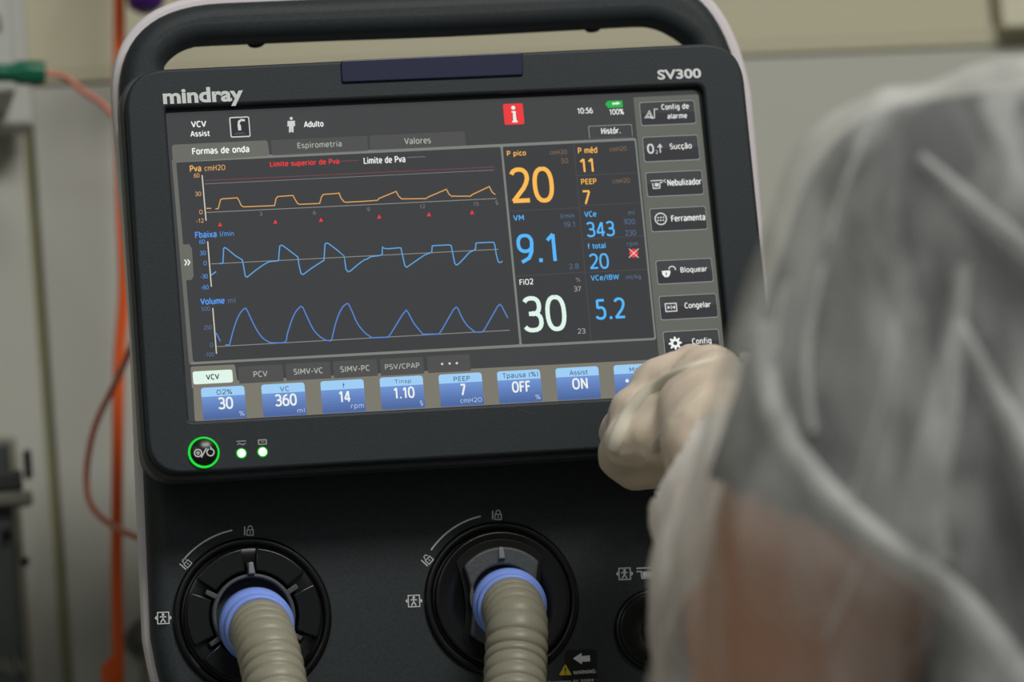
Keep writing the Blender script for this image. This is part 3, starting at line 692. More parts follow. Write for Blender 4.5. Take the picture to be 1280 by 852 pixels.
def ic_o2(p):
    p.text('O', 813, 186, 9, 12.5, S_SOFT, D, .01); p.text('2', 820.6, 190, 3, 4.6, S_SOFT, D, 0); p.stroke([(825.4, 191), (824.6, 182)], 1.5, S_SOFT, D); p.stroke([(821.8, 184.6), (824.6, 180.8), (827.4, 184.4)], 1.4, S_SOFT, D)
def ic_neb(p):
    p.stroke([(813, 226.2), (828, 225.4)], 1.3, S_SOFT, D); p.stroke([(815.5, 229), (816.6, 235.6), (824.6, 235.2), (825, 228.2), (828, 227.8)], 1.3, S_SOFT, D); p.rrect(818, 229, 823.6, 233, .5, S_SOFT, D); p.stroke([(832, 224.2), (829, 226.2), (832.4, 228.2)], .9, S_SOFT, D)
def ic_tool(p):
    p.ring(825.8, 273.6, 7.2, 1.6, S_SOFT, D)
    for ax_ in (-3.3, 0, 3.3):
        for ay in (-1.7, 1.9): p.disc(825.8 + ax_, 273.6 + ay - ax_ * .05, 1.1, S_SOFT, D, 8)
def ic_lock(p):
    p.poly([(827, 338.6), (837.6, 338), (837.8, 342), (835.6, 346), (831, 346.6), (828, 343.4)], S_WHITE, D); p.ring(840, 337, 4.2, 1.5, S_SOFT, D, -10, 170); p.stroke([(832.4, 340.6), (832.8, 344)], 1.3, S_BTN2, D + LY)
def ic_freeze(p):
    p.stroke([(831.2, 379.6), (845, 379), (846, 388.6), (832.2, 389.4)], 1.4, S_SOFT, D, True); p.poly([(834, 381.8), (838, 384.2), (834.4, 386.6)], S_SOFT, D); p.poly([(843.4, 381.4), (839.6, 384.1), (843.8, 386.4)], S_SOFT, D); p.stroke([(838.7, 381.4), (839, 386.8)], .9, S_SOFT, D)
def ic_gear(p):
    pts = []
    for i in range(32):
        r = (8.3, 8.3, 5.6, 5.6)[i % 4]; a = 2 * math.pi * i / 32
        pts.append((843.8 + math.cos(a) * r, 428.9 - math.sin(a) * r))
    p.poly(pts, S_WHITE, D); p.disc(843.8, 428.9, 2.6, S_BTN2, D + LY)
key(798.8, 127.8, 870.4, 154.5, [('Config de', 843.8, 134, 35.5, 9), ('alarme', 846.3, 144.8, 25.4, 7)], ic_alarm)
key(802.6, 171.2, 875, 199.6, [('Sucção', 850.8, 183.4, 28.4, 9)], ic_o2)
key(806.4, 215.6, 880, 243, [('Nebulizador', 855.4, 227.4, 44, 8.6)], ic_neb)
key(811.6, 260.6, 884.6, 286.6, [('Ferramenta', 860, 272.2, 43.6, 8.2)], ic_tool)
key(819.2, 325.6, 892, 352, [('Bloquear', 867.2, 337.4, 34.4, 9)], ic_lock)
key(823.2, 370, 898, 396.4, [('Congelar', 872, 381.8, 33.6, 9.2)], ic_freeze)
key(828.4, 414.4, 901, 441, [('Config', 877, 426.8, 24.6, 9.4)], ic_gear)
# mode tabs and setting keys
pr = pan()
pr.quad([(241, 478), (911.6, 444.6), (914, 489.2), (243.6, 526.4)], 2, S_STRIP); pr.quad([(238.2, 458), (293.5, 455.2), (297.4, 482), (240, 486)], 3, S_STRIP)
pr.done('key_strip', scr)
pr = Print(-2 * LY); pr.rrect(240.6, 464.2, 291.4, 477.6, 3, S_MINT); pr.text('VCV', 265.8, 470.8, 16.6, 7, emit('screen_black_text', 48, 58, 56), LY, .014); pr.done('mode_tab', scr)
for s, x, y, x0, x1, ww in (('PCV', 325.6, 467.2, 297.5, 354.6, 17.4), ('SIMV-VC', 385.2, 463.6, 356.6, 414.2, 36), ('SIMV-PC', 443.6, 460.5, 416, 472.6, 36.4), ('PSV/CPAP', 502.8, 457.6, 474.6, 530.4, 43), ('', 562, 454.2, 533.4, 588.6, 0)):
    pr = Print(-2 * LY); pr.rrect(x0, y - 9, x1, y + 9, 3, S_TAB, corners=(1, 1, 0, 0))
    if s: pr.text(s, x, y, ww, 7.6, S_GREY, LY, .008)
    else:
        for k in (-9.4, 0, 9): pr.disc(x + k, y - k * .05, 1.5, S_SOFT, LY)
    pr.done('mode_tab', scr)
KX = [(251, 484.6, 524.2), (326.3, 480.6, 520.4), (400.2, 476.4, 516.2), (474.2, 471.9, 511.4), (547.9, 468.1, 507.7), (620.9, 464.2, 503.6), (694, 460.2, 499.8), (766.6, 456.4, 495.6)]
KT = [('O2%', 19, '30', 18.5, '%', 6.4), ('VC', 11.6, '360', 27, 'ml', 9), ('f', 3, '14', 15, 'rpm', 15.6), ('Tinsp', 20.6, '1.10', 26, 's', 3.6), ('PEEP', 20.4, '7', 7.6, 'cmH2O', 27), ('Tpausa (%)', 45, 'OFF', 24, '%', 6), ('Assist', 23.4, 'ON', 19.6, '', 0), ('Mais', 18.6, '', 0, '', 0)]
for (x0, y0, y1), (a, aw, b, bw, u, uw) in zip(KX, KT):
    pr = Print(-2 * LY); x1 = x0 + 57.4
    pr.rrect(x0, y0, x1, y1 - 2.6, 4, S_KHEAD, corners=(1, 1, 1, 1))
    H = y1 - y0
    for i in range(8):
        f0 = .29 + i * .088; q = i / 7
        m = emit('screen_key_shade_%s' % 'abcdefgh'[i], 110 - 32 * q, 146 - 42 * q, 208 - 48 * q)
        pr.rrect(x0 + 3.1 * f0, y0 + H * f0, x1, y1 - 2.6 + .3, 4 if i < 7 else 2.5, m, (i + 1) * .2 * LY, corners=(0, 0, 1, 1))
    cx = x0 + 30; cy = y0 + H / 2 - 1.4
    pr.text(a, cx - .8, cy - H * .335, aw, 6.2 if a != 'Tpausa (%)' else 8, S_KTXT, 2 * LY, .002)
    if b: pr.text(b, cx + .8, cy + .6, bw, 14.6, S_WHITE, 2 * LY, .006)
    else:
        for k in (-12.8, -1.6, 9.6): pr.disc(cx + k, cy - k * .05 + .6, 2.2, S_WHITE, 2 * LY)
    if u: pr.text(u, x1 - uw / 2 - 3, cy + H * .34, uw, 6 if u != 'rpm' else 6.4, S_KUNIT, 2 * LY, 0)
    pr.done('setting_key', scr)

# ------------------------------------------------------------------ ports on the lower body
def lock(pr, x, y, s, rot, opened):
    cr, sr = math.cos(rot), math.sin(rot)
    T = lambda L: [(x + (a * cr - b * sr) * s, y + (a * sr + b * cr) * s) for a, b in L]
    pr.stroke(T([(-5.6, -6), (-5.6, 6)]), 1.5, INK)
    pr.stroke(T([(-2.5, -1), (6, -1), (6, 6), (-2.5, 6)]), 1.2, INK, 0, True)
    pr.stroke(T([(-1, -1), (-1, -4), (0, -6), (2, -6.6), (3.6, -6), (4.6, -4), (4.6, -1 if not opened else -3)]), 1.2, INK)
    pr.stroke(T([(1.8, 1), (1.8, 4)]), 1.2, INK)
def patient_icon(pr, x, y):
    pr.stroke([(x - 7, y - 6.8), (x + 7, y - 7.4), (x + 7.6, y + 6.8), (x - 6.6, y + 7.4)], 1.1, INK, 0, True)
    pr.disc(x, y - 4.4, 1.5, INK)
    pr.stroke([(x - 4, y - 1.2), (x, y - 2), (x + 4, y - 1.4)], 1.3, INK); pr.stroke([(x, y - 2), (x, y + 1.4)], 2.2, INK)
    pr.stroke([(x - 3, y + 5.8), (x, y + .8), (x + 3, y + 5.6)], 1.4, INK)
    pr.poly([(x - 10.4, y), (x - 8, y - 2.8), (x - 8, y + 3)], INK); pr.poly([(x + 11, y - .6), (x + 8.4, y - 3.2), (x + 8.6, y + 2.8)], INK)
def port(c, r, part):
    """outer ring collar and dark well at centre c"""
    o = lathe(part, c, [(r - .0002, -.002), (r, .0012), (r - .0016, .0026), (r - .0036, .0020), (r - .0046, -.0004), (r - .0050, -.0004), (0, -.0004)], GAP, vent, 72)
    return o
k = MM * (2.07 + YB) / 2.07
cL = P(315.3, 770.5, YB)
pL = port(cL, 96 * k, 'port')
tag(pL, 'left port with spoked black disc')
lathe('disc', cL, [(83 * k, 0), (83.5 * k, .0034), (81 * k, .0042), (50 * k, .0030), (50 * k, 0)], GLOSS, pL, 72)
def sector(name, c, r0, r1, a0, a1, y0, y1, m, par, bev=.0008):
    out = circle(c, r1, 12, a0, a1) + circle(c, r0, 12, a0, a1)[::-1]
    return plate(name, [out], y0, y1, bev, m, par)
for i in range(6):
    a = 90 + i * 60
    sector('disc_pad', cL, 54 * k, 81 * k, a + 6.5, a + 53.5, YB - .0072, YB - .003, GLOSS, pL)
    da = math.radians(a); u = Vector((math.cos(da), 0, math.sin(da))); v = Vector((-u.z, 0, u.x))
    pts = [cL + u * q * k + v * s * k for q, s in ((46, -3.4), (64, -3), (64, 3), (46, 3.4))]
    plate('spoke', [pts], YB - .0062, YB - .003, .0005, GREYP, pL)
lathe('hub_ring', cL, [(50.5 * k, .003), (50 * k, .0068), (46 * k, .0072), (45 * k, .006), (45 * k, -.0002)], GREYP, pL, 60)
cR = P(626.8, 749, YB)
pR = port(cR, 95.5 * k, 'port')
tag(pR, 'middle port with grey wing grip')
lathe('disc', cR, [(83 * k, 0), (83.5 * k, .0034), (81 * k, .0046), (79 * k, .0046), (70 * k, .0036), (46 * k, .0030), (46 * k, 0)], GLOSS, pR, 72)
def wing(s):
    out = []
    for a in range(42, 139, 6): out.append((math.cos(math.radians(a)) * 62 * s, math.sin(math.radians(a)) * 62 * s))
    for t_ in range(1, 8):
        q = t_ / 8; out.append(((-46 - 0 * q) * s + 6 * s * math.sin(math.pi * q), (41.5 * (1 - q) - 41.5 * q) * s))
    for a in range(222, 319, 6): out.append((math.cos(math.radians(a)) * 62 * s, math.sin(math.radians(a)) * 62 * s))
    for t_ in range(1, 8):
        q = t_ / 8; out.append((46 * s - 6 * s * math.sin(math.pi * q), (-41.5 * (1 - q) + 41.5 * q) * s))
    return out
wp = lambda s, Y: [cR + Vector((x * k, Y, z * k)) for x, z in wing(s)]
plate('wing_recess', [wp(1.17, 0)], YB - .0043, YB - .003, .0002, GAP, pR)
plate('wing_grip', [wp(1.0, 0), circle(cR, 40 * k, 36)], YB - .0085, YB - .004, .0012, GREYP, pR)
for c, par, r in ((cL, pL, 57), (cR, pR, 55)):
    pts = [c + Vector((x * k, 0, (r + z) * k)) for x, z in ((-4, -8), (4.4, -8), (2.4, 6), (-2, 6))]
    plate('pointer', [pts], YB - .0105, YB - .004, .0006, mat('pointer_grey', rgb(128, 134, 140), .4), par)
cN = P(818, 787, YB)
pN = port(cN, 50.5 * k, 'port'); tag(pN, 'small round port at the right, partly hidden')
lathe('disc', cN, [(45 * k, 0), (45 * k, .003), (43 * k, .0034), (30 * k, .0022), (15 * k, .0022), (14 * k, 0), (0, -.0002)], GLOSS, pN, 48)
lathe('nozzle', cN + Vector((.0028, 0, -.001)), [(8 * k, 0), (8 * k, .012), (5 * k, .012), (5 * k, 0)], mat('clear_nozzle', rgb(120, 110, 108), .2, .6), pN, 20)
for (lx, ly), (ux, uy) in (((309, 663), (232, 704)), ((619, 643.5), (534, 699.5))):
    pr = Print(YB - .0002); lock(pr, lx + 2, ly, .92, 0, False); pr.done('lock_symbol', vent)
    pr = Print(YB - .0002); lock(pr, ux, uy, .92, math.radians(-48), True); pr.done('unlock_symbol', vent)
for cx, cy, r, a0, a1 in ((315.3, 770.5, 109, 98.5, 137), (626.8, 749, 106.5, 99, 141)):
    pr = Print(YB - .0002); pr.ring(cx, cy, r, 1.9, INK, 0, a0, a1, 24); pr.done('turn_arc', vent)
for x, y in ((203.8, 772), (517.2, 750.8), (780.6, 716.8)):
    pr = Print(YB - .0002); patient_icon(pr, x, y); pr.done('patient_symbol', vent)
pr = Print(YB - .0002)
pr.stroke([(795.6, 710), (832, 708.4)], 1.5, INK); pr.stroke([(795.6, 714), (801.5, 713.8), (802.4, 722.4), (818, 721.8)], 1.4, INK); pr.poly([(803, 714.2), (817, 713.6), (817.4, 720.6), (804, 721.2)], INK)
pr.done('nebulizer_symbol', vent)
pr = Print(YB - .0002)
pr.quad([(707, 812.6), (745.8, 810.8), (748, 870), (700, 872)], 1, mat('black_sticker', rgb(20, 22, 23), .4, .4))
pr.poly([(716.2, 822.6), (726.8, 815.6), (727, 819.6), (737.2, 818.8), (737.6, 826.2), (727.4, 826.8), (727.4, 830)], INK, .0001)
YEL = mat('warning_yellow', rgb(206, 186, 40), .5)
pr.quad([(698.6, 843.6), (706.6, 829.6), (714.6, 843.2)], .8, YEL, .0001); pr.stroke([(706.5, 834), (706.6, 839)], 1.5, BLK, .0002); pr.disc(706.7, 841.4, .8, BLK, .0002)
pr.text('WARNING:', 731, 839.4, 29, 5, INK, .0001, .01); pr.text('Emergency Air Intake -', 716, 851.4, 61, 5.4, INK, .0001, .004)
pr.done('warning_sticker', vent)

# ------------------------------------------------------------------ hoses
def corr(L):
    ph = (L / .0070) % 1
    return .0134 + .0018 * abs(math.sin(ph * math.pi)) ** .4
def hose(label, c, path, part):
    t = thing('breathing_hose', label, 'hose', 'corrugated breathing hoses')
    ax = (path[1] - path[0]).normalized()
    R = 45 * k
    lathe('cuff', path[0], [(R * .86, -.008), (R * 1.0, -.006), (R * 1.0, .002), (R * .93, .0035), (R * .90, .0040), (R * .92, .010), (R * .90, .0125), (.0142, .0128), (.0142, .006)], BLUE, t, 48, ax)
    cp = catmull(path, 14)
    # resample evenly
    out = [cp[0]]; acc = 0; step = .0007
    for a, b in zip(cp, cp[1:]):
        d = (b - a).length; s = step - acc
        while s <= d:
            out.append(a.lerp(b, s / d)); s += step
        acc = d - (s - step)
    tube('corrugated_tube', out[8:], corr, HOSE, t, 28)
    return t
hose('corrugated hose with blue cuff in the left, spoked port', cL,
     [P(321, 782, YB - .010), P(326, 788, YB - .026), P(334, 810, YB - .045), P(343, 850, YB - .058), P(352, 930, YB - .085), P(340, 1020, YB - .16), P(250, 1100, YB - .32), P(60, 1150, YB - .55), P(-300, 1180, YB - .85)], 0)
hose('corrugated hose with blue cuff in the middle port with wing grip', cR,
     [P(637, 757, YB - .010), P(641, 762, YB - .028), P(646, 785, YB - .046), P(644, 840, YB - .056), P(640, 930, YB - .085), P(610, 1030, YB - .17), P(500, 1120, YB - .32), P(300, 1180, YB - .55), P(-60, 1210, YB - .85)], 0)

# ------------------------------------------------------------------ the person
def ball(c, r, bm, sc=None, rotm=None):
    M = Matrix.Translation(c)
    if rotm: M = M @ rotm
    S = Matrix.Diagonal((r * (sc[0] if sc else 1), r * (sc[1] if sc else 1), r * (sc[2] if sc else 1), 1))
    bmesh.ops.create_icosphere(bm, subdivisions=3, radius=1, matrix=M @ S)
def capsule(a, ra, b, rb, bm, flat=None):
    n = 16; d = b - a; L = d.length; q = d.to_track_quat('Z', 'Y'); rings = []
    prof = []
    for i in range(5): th = math.pi / 2 * (1 - i / 5); prof.append((ra * math.cos(th), -ra * math.sin(th)))
    for i in range(7): s = i / 6; prof.append((ra + (rb - ra) * s, L * s))
    for i in range(1, 6): th = math.pi / 2 * i / 5; prof.append((rb * math.cos(th), L + rb * math.sin(th)))
    prev = None
    for r, z in prof:
        r = max(r, 1e-4)
        ring = [bm.verts.new(a + q @ Vector((math.cos(2 * math.pi * i / n) * r, math.sin(2 * math.pi * i / n) * r * (flat or 1), z))) for i in range(n)]
        if prev:
            for i in range(n): bm.faces.new((prev[i], prev[(i + 1) % n], ring[(i + 1) % n], ring[i]))
        else: bm.faces.new(ring[::-1])
        prev = ring
    bm.faces.new(prev)
def seg_d(p, a, b):
    d = b - a; t = max(0, min(1, (p - a).dot(d) / d.length_squared)); return (p - a - d * t).length
def fuse(caps, balls, voxel, smooth_it, cutter=None):
    bm = bmesh.new()
    for c in caps: capsule(c[0], c[1], c[2], c[3], bm, c[4] if len(c) > 4 else None)
    for b in balls: ball(b[0], b[1], bm, b[2] if len(b) > 2 else None, b[3] if len(b) > 3 else None)
    me = bpy.data.meshes.new('f'); bm.to_mesh(me); bm.free()
    o = bpy.data.objects.new('f', me); C.objects.link(o)
    m = o.modifiers.new('r', 'REMESH'); m.mode = 'VOXEL'; m.voxel_size = voxel
    s = o.modifiers.new('s', 'SMOOTH'); s.factor = .6; s.iterations = smooth_it
    dg = bpy.context.evaluated_depsgraph_get(); dg.update()
    r = bpy.data.meshes.new_from_object(o.evaluated_get(dg)); bpy.data.objects.remove(o); bpy.data.meshes.remove(me)
    return r
def cut(me, fn):
    bm = bmesh.new(); bm.from_mesh(me)
    bmesh.ops.delete(bm, geom=[v for v in bm.verts if fn(v.co)], context='VERTS')
    bm.to_mesh(me); bm.free(); return me

SH = P(1180, 322, -.43)                       # left shoulder joint
MID = P(1050, 664, -.42); MIDG = P(1052, 672, -.42)
EL = P(990, 930, -.38)                         # elbow
WR = P(905, 525, -.135)                        # wrist
sp = SH.x + .158                               # spine
RS = Vector((sp + .175, SH.y - .03, SH.z + .0))
NK = Vector((sp, SH.y + .02, SH.z + .085)); HD = Vector((sp + .01, SH.y + .06, SH.z + .235))
CH = Vector((sp, SH.y, SH.z - .12)); WA = Vector((sp, SH.y - .03, SH.z - .36)); HP = Vector((sp, SH.y - .03, SH.z - .50))
def fingers():
    # knuckle, middle joint, end joint, tip with radii (left hand curled, index reaching to the glass)
    return [
        (P(866, 462, -.070), .0112, P(868, 455, -.036), .0095, P(862, 452, -.018), .0085, P(856, 455, -.010), .0075),
        (P(822, 482, -.078), .0118, P(806, 500, -.042), .0105, P(815, 535, -.036), .0095, P(836, 545, -.050), .0090),
        (P(794, 515, -.080), .0116, P(777, 542, -.048), .0108, P(796, 570, -.042), .0096, P(822, 572, -.058), .0090),
        (P(785, 553, -.086), .0110, P(772, 570, -.062), .0100, P(796, 590, -.056), .0092, P(822, 588, -.070), .0085)]
def hand_caps(e):
    L = []
    Wc = P(893, 515, -.135)
    for i, (a, ra, b, rb, c, rc, d, rd) in enumerate(fingers()):
        w0 = P(*[(896, 480), (890, 498), (882, 520), (872, 545)][i], -.125)
        L.append((w0, .016 + e, a, ra + .001 + e)); L += [(a, ra + e, b, rb + e), (b, rb + e, c, rc + e), (c, rc + e, d, rd + e)]
    # thumb, on the far side near the palm
    L += [(P(905, 520, -.115), .014 + e, P(880, 545, -.075), .012 + e), (P(880, 545, -.075), .012 + e, P(850, 540, -.052), .010 + e)]
    # palm filling
    L += [(P(880, 500, -.115), .018 + e, P(815, 535, -.075), .014 + e), (P(880, 520, -.11), .018 + e, P(835, 560, -.08), .014 + e)]
    L += [(P(828, 480, -.084), .013 + e, P(824, 545, -.088), .013 + e), (P(852, 478, -.086), .015 + e, P(806, 545, -.084), .015 + e), (P(888, 475, -.112), .017 + e, P(872, 545, -.112), .017 + e)]
    L += [(P(822, 486, -.074), .011 + e, P(792, 548, -.078), .011 + e), (P(858, 466, -.072), .010 + e, P(822, 488, -.074), .011 + e), (P(806, 505, -.046), .010 + e, P(776, 566, -.060), .010 + e)]
    return L
person = thing('person', 'person seen from behind in translucent white gown, gloved hand at the screen', 'person')
SKIN = mat('skin', rgb(202, 142, 108), .55, .3, .1, 200, .05, 12)
REL = Vector((RS.x + .05, RS.y - .02, RS.z - .30)); RWR = Vector((RS.x + .03, RS.y + .12, RS.z - .52))
LG = [(-.085, 0), (.085, 0)]
caps = [(SH, .046, MID, .050), (MID, .050, EL, .042), (EL, .038, WR.lerp(EL, .25), .030), (WR.lerp(EL, .25), .030, WR, .0255),
        (RS, .050, REL, .037), (REL, .037, RWR, .025), (RWR, .024, RWR + Vector((0, .02, -.09)), .022),
        (SH, .044, NK - Vector((0, 0, .065)), .055), (RS, .052, NK - Vector((0, 0, .05)), .058), (NK - Vector((0, 0, .06)), .055, HD - Vector((0, .02, .06)), .050)]
caps += hand_caps(-.0022)
for i in range(5):
    b0 = RWR + Vector(((i - 2) * .017, .02, -.08)); caps.append((b0, .0095, b0 + Vector((0, .012, -.07 + abs(i - 2) * .01)), .0075))
for sx, _ in LG:
    hip = HP + Vector((sx, 0, -.04)); kn = Vector((hip.x, hip.y + .01, .46)); an = Vector((hip.x, hip.y - .02, .09))
    caps += [(hip, .078, kn, .052), (kn, .052, an, .036), (an - Vector((0, 0, .04)), .035, an + Vector((0, .15, -.05)), .032)]
balls = [(CH, .15, (1.05, .72, 1.1)), (WA, .14, (.98, .70, 1.2)), (HP, .155, (1.05, .75, .75)),
         (HD, .092, (.86, 1.02, 1.22)), (HD + Vector((0, .05, -.06)), .055, (.9, .9, .9)), (HD + Vector((0, .100, -.015)), .014, (.8, 1.2, 1.6)),
         (HD + Vector((-.080, 0, -.01)), .024, (.4, .9, 1.3)), (HD + Vector((.080, 0, -.01)), .024, (.4, .9, 1.3))]
me = fuse(caps, balls, .0045, 3); me.materials.append(SKIN)
link('body', me, person, True)
# face details on the far side
EYE = mat('eye_white', rgb(225, 222, 216), .3)
for sx in (-.032, .032):
    e = lathe('eye', HD + Vector((sx, .083, .004)), [(.011, 0), (.010, .005), (.0055, .0085), (0, .0095)], EYE, person, 20, Vector((0, 1, 0)))
    lathe('iris', HD + Vector((sx, .083, .004)), [(.0055, .0086), (0, .0098)], mat('iris_brown', rgb(50, 32, 22), .3), e, 16, Vector((0, 1, 0)))
plate('mouth', [[HD + Vector((math.cos(i * .524) * .022, 0, -.058 + math.sin(i * .524) * .006)) for i in range(12)]], HD.y + .098, HD.y + .103, .001, mat('lips', rgb(150, 80, 74), .5), person)
# hair under the cap
HAIR = mat('dark_hair', rgb(30, 26, 26), .5, .3, .6, 200)
me = fuse([], [(HD + Vector((0, -.018, .022)), .098, (.93, .96, 1.12))], .006, 2)
cut(me, lambda v: v.y > HD.y + .055 and v.z < HD.z + .06 or v.z < HD.z - .07); me.materials.append(HAIR); link('hair', me, person, True)
# dark short-sleeved shirt
SHIRT = mat('dark_grey_shirt_cloth', rgb(31, 35, 39), .9, .1, .4, 400, .25, 9)
hem = MIDG.lerp(EL, .05)
scaps = [(SH, .0635, hem, .0575), (RS, .068, REL.lerp(RS, .35), .060), (Vector((SH.x + .032, SH.y, SH.z - .12)), .055, Vector((SH.x + .022, SH.y - .02, SH.z - .40)), .058), (SH, .064, NK - Vector((0, 0, .075)), .074), (RS, .066, NK - Vector((0, 0, .09)), .072), (hem, .0575, hem.lerp(EL, .3), .0575)]
sballs = [(CH, .163, (1.05, .74, 1.1)), (WA, .153, (.98, .74, 1.2)), (HP, .168, (1.05, .78, .8))]
me = fuse(scaps, sballs, .006, 6)
NR = [v.normal.copy() for v in me.vertices]
for v, nv in zip(me.vertices, NR):
    p = v.co; d = noise.noise(p * 9) * .006 + noise.noise(Vector((p.x * 14 + p.z * 10, p.y * 10, p.z * 5))) * .005
    v.co = p + nv * d
axh = (EL - SH).normalized(); hp = hem
# hem plane seen as the slanted line between bare arm and sleeve
h0, h1 = P(880, 596, -.44), P(1185, 742, -.44); hdir = (h1 - h0).normalized()
hn = hdir.cross(Vector((.2, .96, .17))).normalized()
if hn.dot(axh) < 0: hn = -hn
cut(me, lambda v: (v - h0).dot(hn) > 0 and min(seg_d(v, SH, MIDG), seg_d(v, MIDG, EL)) < .078 and v.x < SH.x - .018)
cut(me, lambda v: v.z < HP.z - .09)
cut(me, lambda v: v.x > RS.x + .02 and v.z < RS.z - .19)
me.materials.append(SHIRT); so = link('shirt', me, person, True)
so.modifiers.new('solid', 'SOLIDIFY').thickness = .002
# trousers and shoes
PANT = mat('navy_scrub_cloth', rgb(38, 48, 66), .9, .1)
caps = []; 
for sx, _ in LG:
    hip = HP + Vector((sx, 0, -.04)); kn = Vector((hip.x, hip.y + .01, .46)); an = Vector((hip.x, hip.y - .02, .12))
    caps += [(hip, .092, kn, .070), (kn, .070, an, .062)]
me = fuse(caps, [(HP, .170, (1.05, .80, .72))], .009, 4); cut(me, lambda v: v.z < .085); me.materials.append(PANT); link('trousers', me, person, True)
for sx, _ in LG:
    hip = HP + Vector((sx, 0, -.04)); an = Vector((hip.x, hip.y - .02, .05))
    me = fuse([(an + Vector((0, -.02, 0)), .046, an + Vector((0, .15, -.008)), .042)], [(an + Vector((0, 0, .03)), .045)], .006, 3)
    for v in me.vertices: v.co.z = max(v.co.z, .001)
    me.materials.append(BLK); link('shoe', me, person, True)
# glove
def latex():
    m = mat('cream_latex', rgb(244, 226, 208), .5, .35, .25, 130, .05, 40, sss=.25); return m
me = fuse(hand_caps(.0005) + [(P(885, 512, -.125), .024, P(915, 560, -.19), .032)], [], .0022, 16)
bv = BVHTree.FromPolygons([v.co for v in me.vertices], [tuple(p.vertices) for p in me.polygons])
def hit(x, y, bvh):
    d = (R0 * (x - 640) + R1 * (y - 426) + R2 * FPX).normalized()
    h = bvh.ray_cast(CAM, d); return h[0], h[1]
NR = [v.normal.copy() for v in me.vertices]
for v, nv in zip(me.vertices, NR):
    p = v.co; v.co = p + nv * (noise.noise(Vector((p.x * 45, p.y * 70, p.z * 70))) * .0011 + noise.noise(p * 150) * .0004)
folds = [([(925, 443), (886, 451), (843, 468), (812, 490), (788, 516), (774, 544), (769, 560)], .0026), ([(880, 490), (848, 519), (828, 541), (818, 563)], .0018),
         ([(860, 452), (828, 462), (800, 480), (780, 505)], .0010), ([(766, 560), (780, 568), (800, 566), (812, 578)], .0015), ([(764, 574), (785, 582), (808, 584)], .0013)]
ridges = []
for L, hh in folds:
    pts = []
    for q in catmull([Vector((x, y, 0)) for x, y in L], 6):
        a, b = hit(q.x, q.y, bv)
        if a: pts.append(a)
    if len(pts) > 3: ridges.append((pts, hh))
for v, nv in zip(me.vertices, NR):
    for pts, hh in ridges[2:]:
        dm = min(seg_d(v.co, pts[i], pts[i + 1]) for i in range(0, len(pts) - 1, 2)) if (v.co - pts[len(pts) // 2]).length < .08 else 1
        if dm < hh * 2.2: v.co = v.co + nv * (hh * .8 * math.exp(-(dm / hh) ** 2))
me.materials.append(latex()); glove = tag(link('glove', me, person, True), 'cream latex glove on the left hand')
PLEAT = mat('pale_folded_latex', rgb(246, 240, 222), .5, .35)
for (pts, hh), w in zip(ridges[:2], (.0036, .0018)):
    tot = sum((b - a).length for a, b in zip(pts, pts[1:]))
    def rr(L_, w=w, tot=tot): q = L_ / tot; return max(w * (.35 + 1.1 * q) * math.sqrt(max(0, 1 - (2 * q - 1) ** 6)), .0004)
    for _ in range(10): pts = [pts[0]] + [(pts[i - 1] + pts[i] * 2 + pts[i + 1]) / 4 for i in range(1, len(pts) - 1)] + [pts[-1]]
    pts2 = [p - (CAM - p).normalized() * w * .2 for p in pts]
    tube('glove_fold', catmull(pts2, 3), rr, PLEAT, glove, 10)

# gown ------------------------------------------------------------
def gown_mat(name, lo, hi, sc, col=(.87, .88, .87)):
    m = bpy.data.materials.new(name); m.use_nodes = True; nt = m.node_tree; nt.nodes.clear()
    out = nt.nodes.new('ShaderNodeOutputMaterial'); mix = nt.nodes.new('ShaderNodeMixShader'); tr = nt.nodes.new('ShaderNodeBsdfTransparent')
    m2 = nt.nodes.new('ShaderNodeMixShader'); di = nt.nodes.new('ShaderNodeBsdfDiffuse'); tl = nt.nodes.new('ShaderNodeBsdfTranslucent')
    di.inputs[0].default_value = (*col, 1); tl.inputs[0].default_value = (*col, 1); m2.inputs[0].default_value = .25
    tc = nt.nodes.new('ShaderNodeTexCoord'); mp = nt.nodes.new('ShaderNodeMapping'); mp.inputs['Scale'].default_value = sc
    mp.inputs['Rotation'].default_value = (0, .25, 0)
    n = nt.nodes.new('ShaderNodeTexNoise'); n.inputs['Scale'].default_value = 1; n.inputs['Detail'].default_value = 4; n.inputs['Distortion'].default_value = .6
    mr = nt.nodes.new('ShaderNodeMapRange'); mr.inputs[1].default_value = .34; mr.inputs[2].default_value = .66; mr.inputs[3].default_value = lo; mr.inputs[4].default_value = hi
    L = nt.links.new
    L(tc.outputs['Object'], mp.inputs[0]); L(mp.outputs[0], n.inputs['Vector']); L(n.outputs['Fac'], mr.inputs[0]); 
    at = nt.nodes.new('ShaderNodeAttribute'); at.attribute_name = 'gather'; ad = nt.nodes.new('ShaderNodeMath'); ad.operation = 'ADD'; ad.use_clamp = True
    L(mr.outputs[0], ad.inputs[0]); L(at.outputs['Fac'], ad.inputs[1]); L(ad.outputs[0], mix.inputs[0])
    L(tr.outputs[0], mix.inputs[1]); L(di.outputs[0], m2.inputs[1]); L(tl.outputs[0], m2.inputs[2]); L(m2.outputs[0], mix.inputs[2]); L(mix.outputs[0], out.inputs[0])
    return m
GOWN = gown_mat('thin_nonwoven_gown', .16, .54, (34, 30, 11)); GOWND = gown_mat('gathered_nonwoven', .25, .5, (60, 60, 30))
CUF = P(903, 578, -.185); FOR = P(945, 700, -.27)
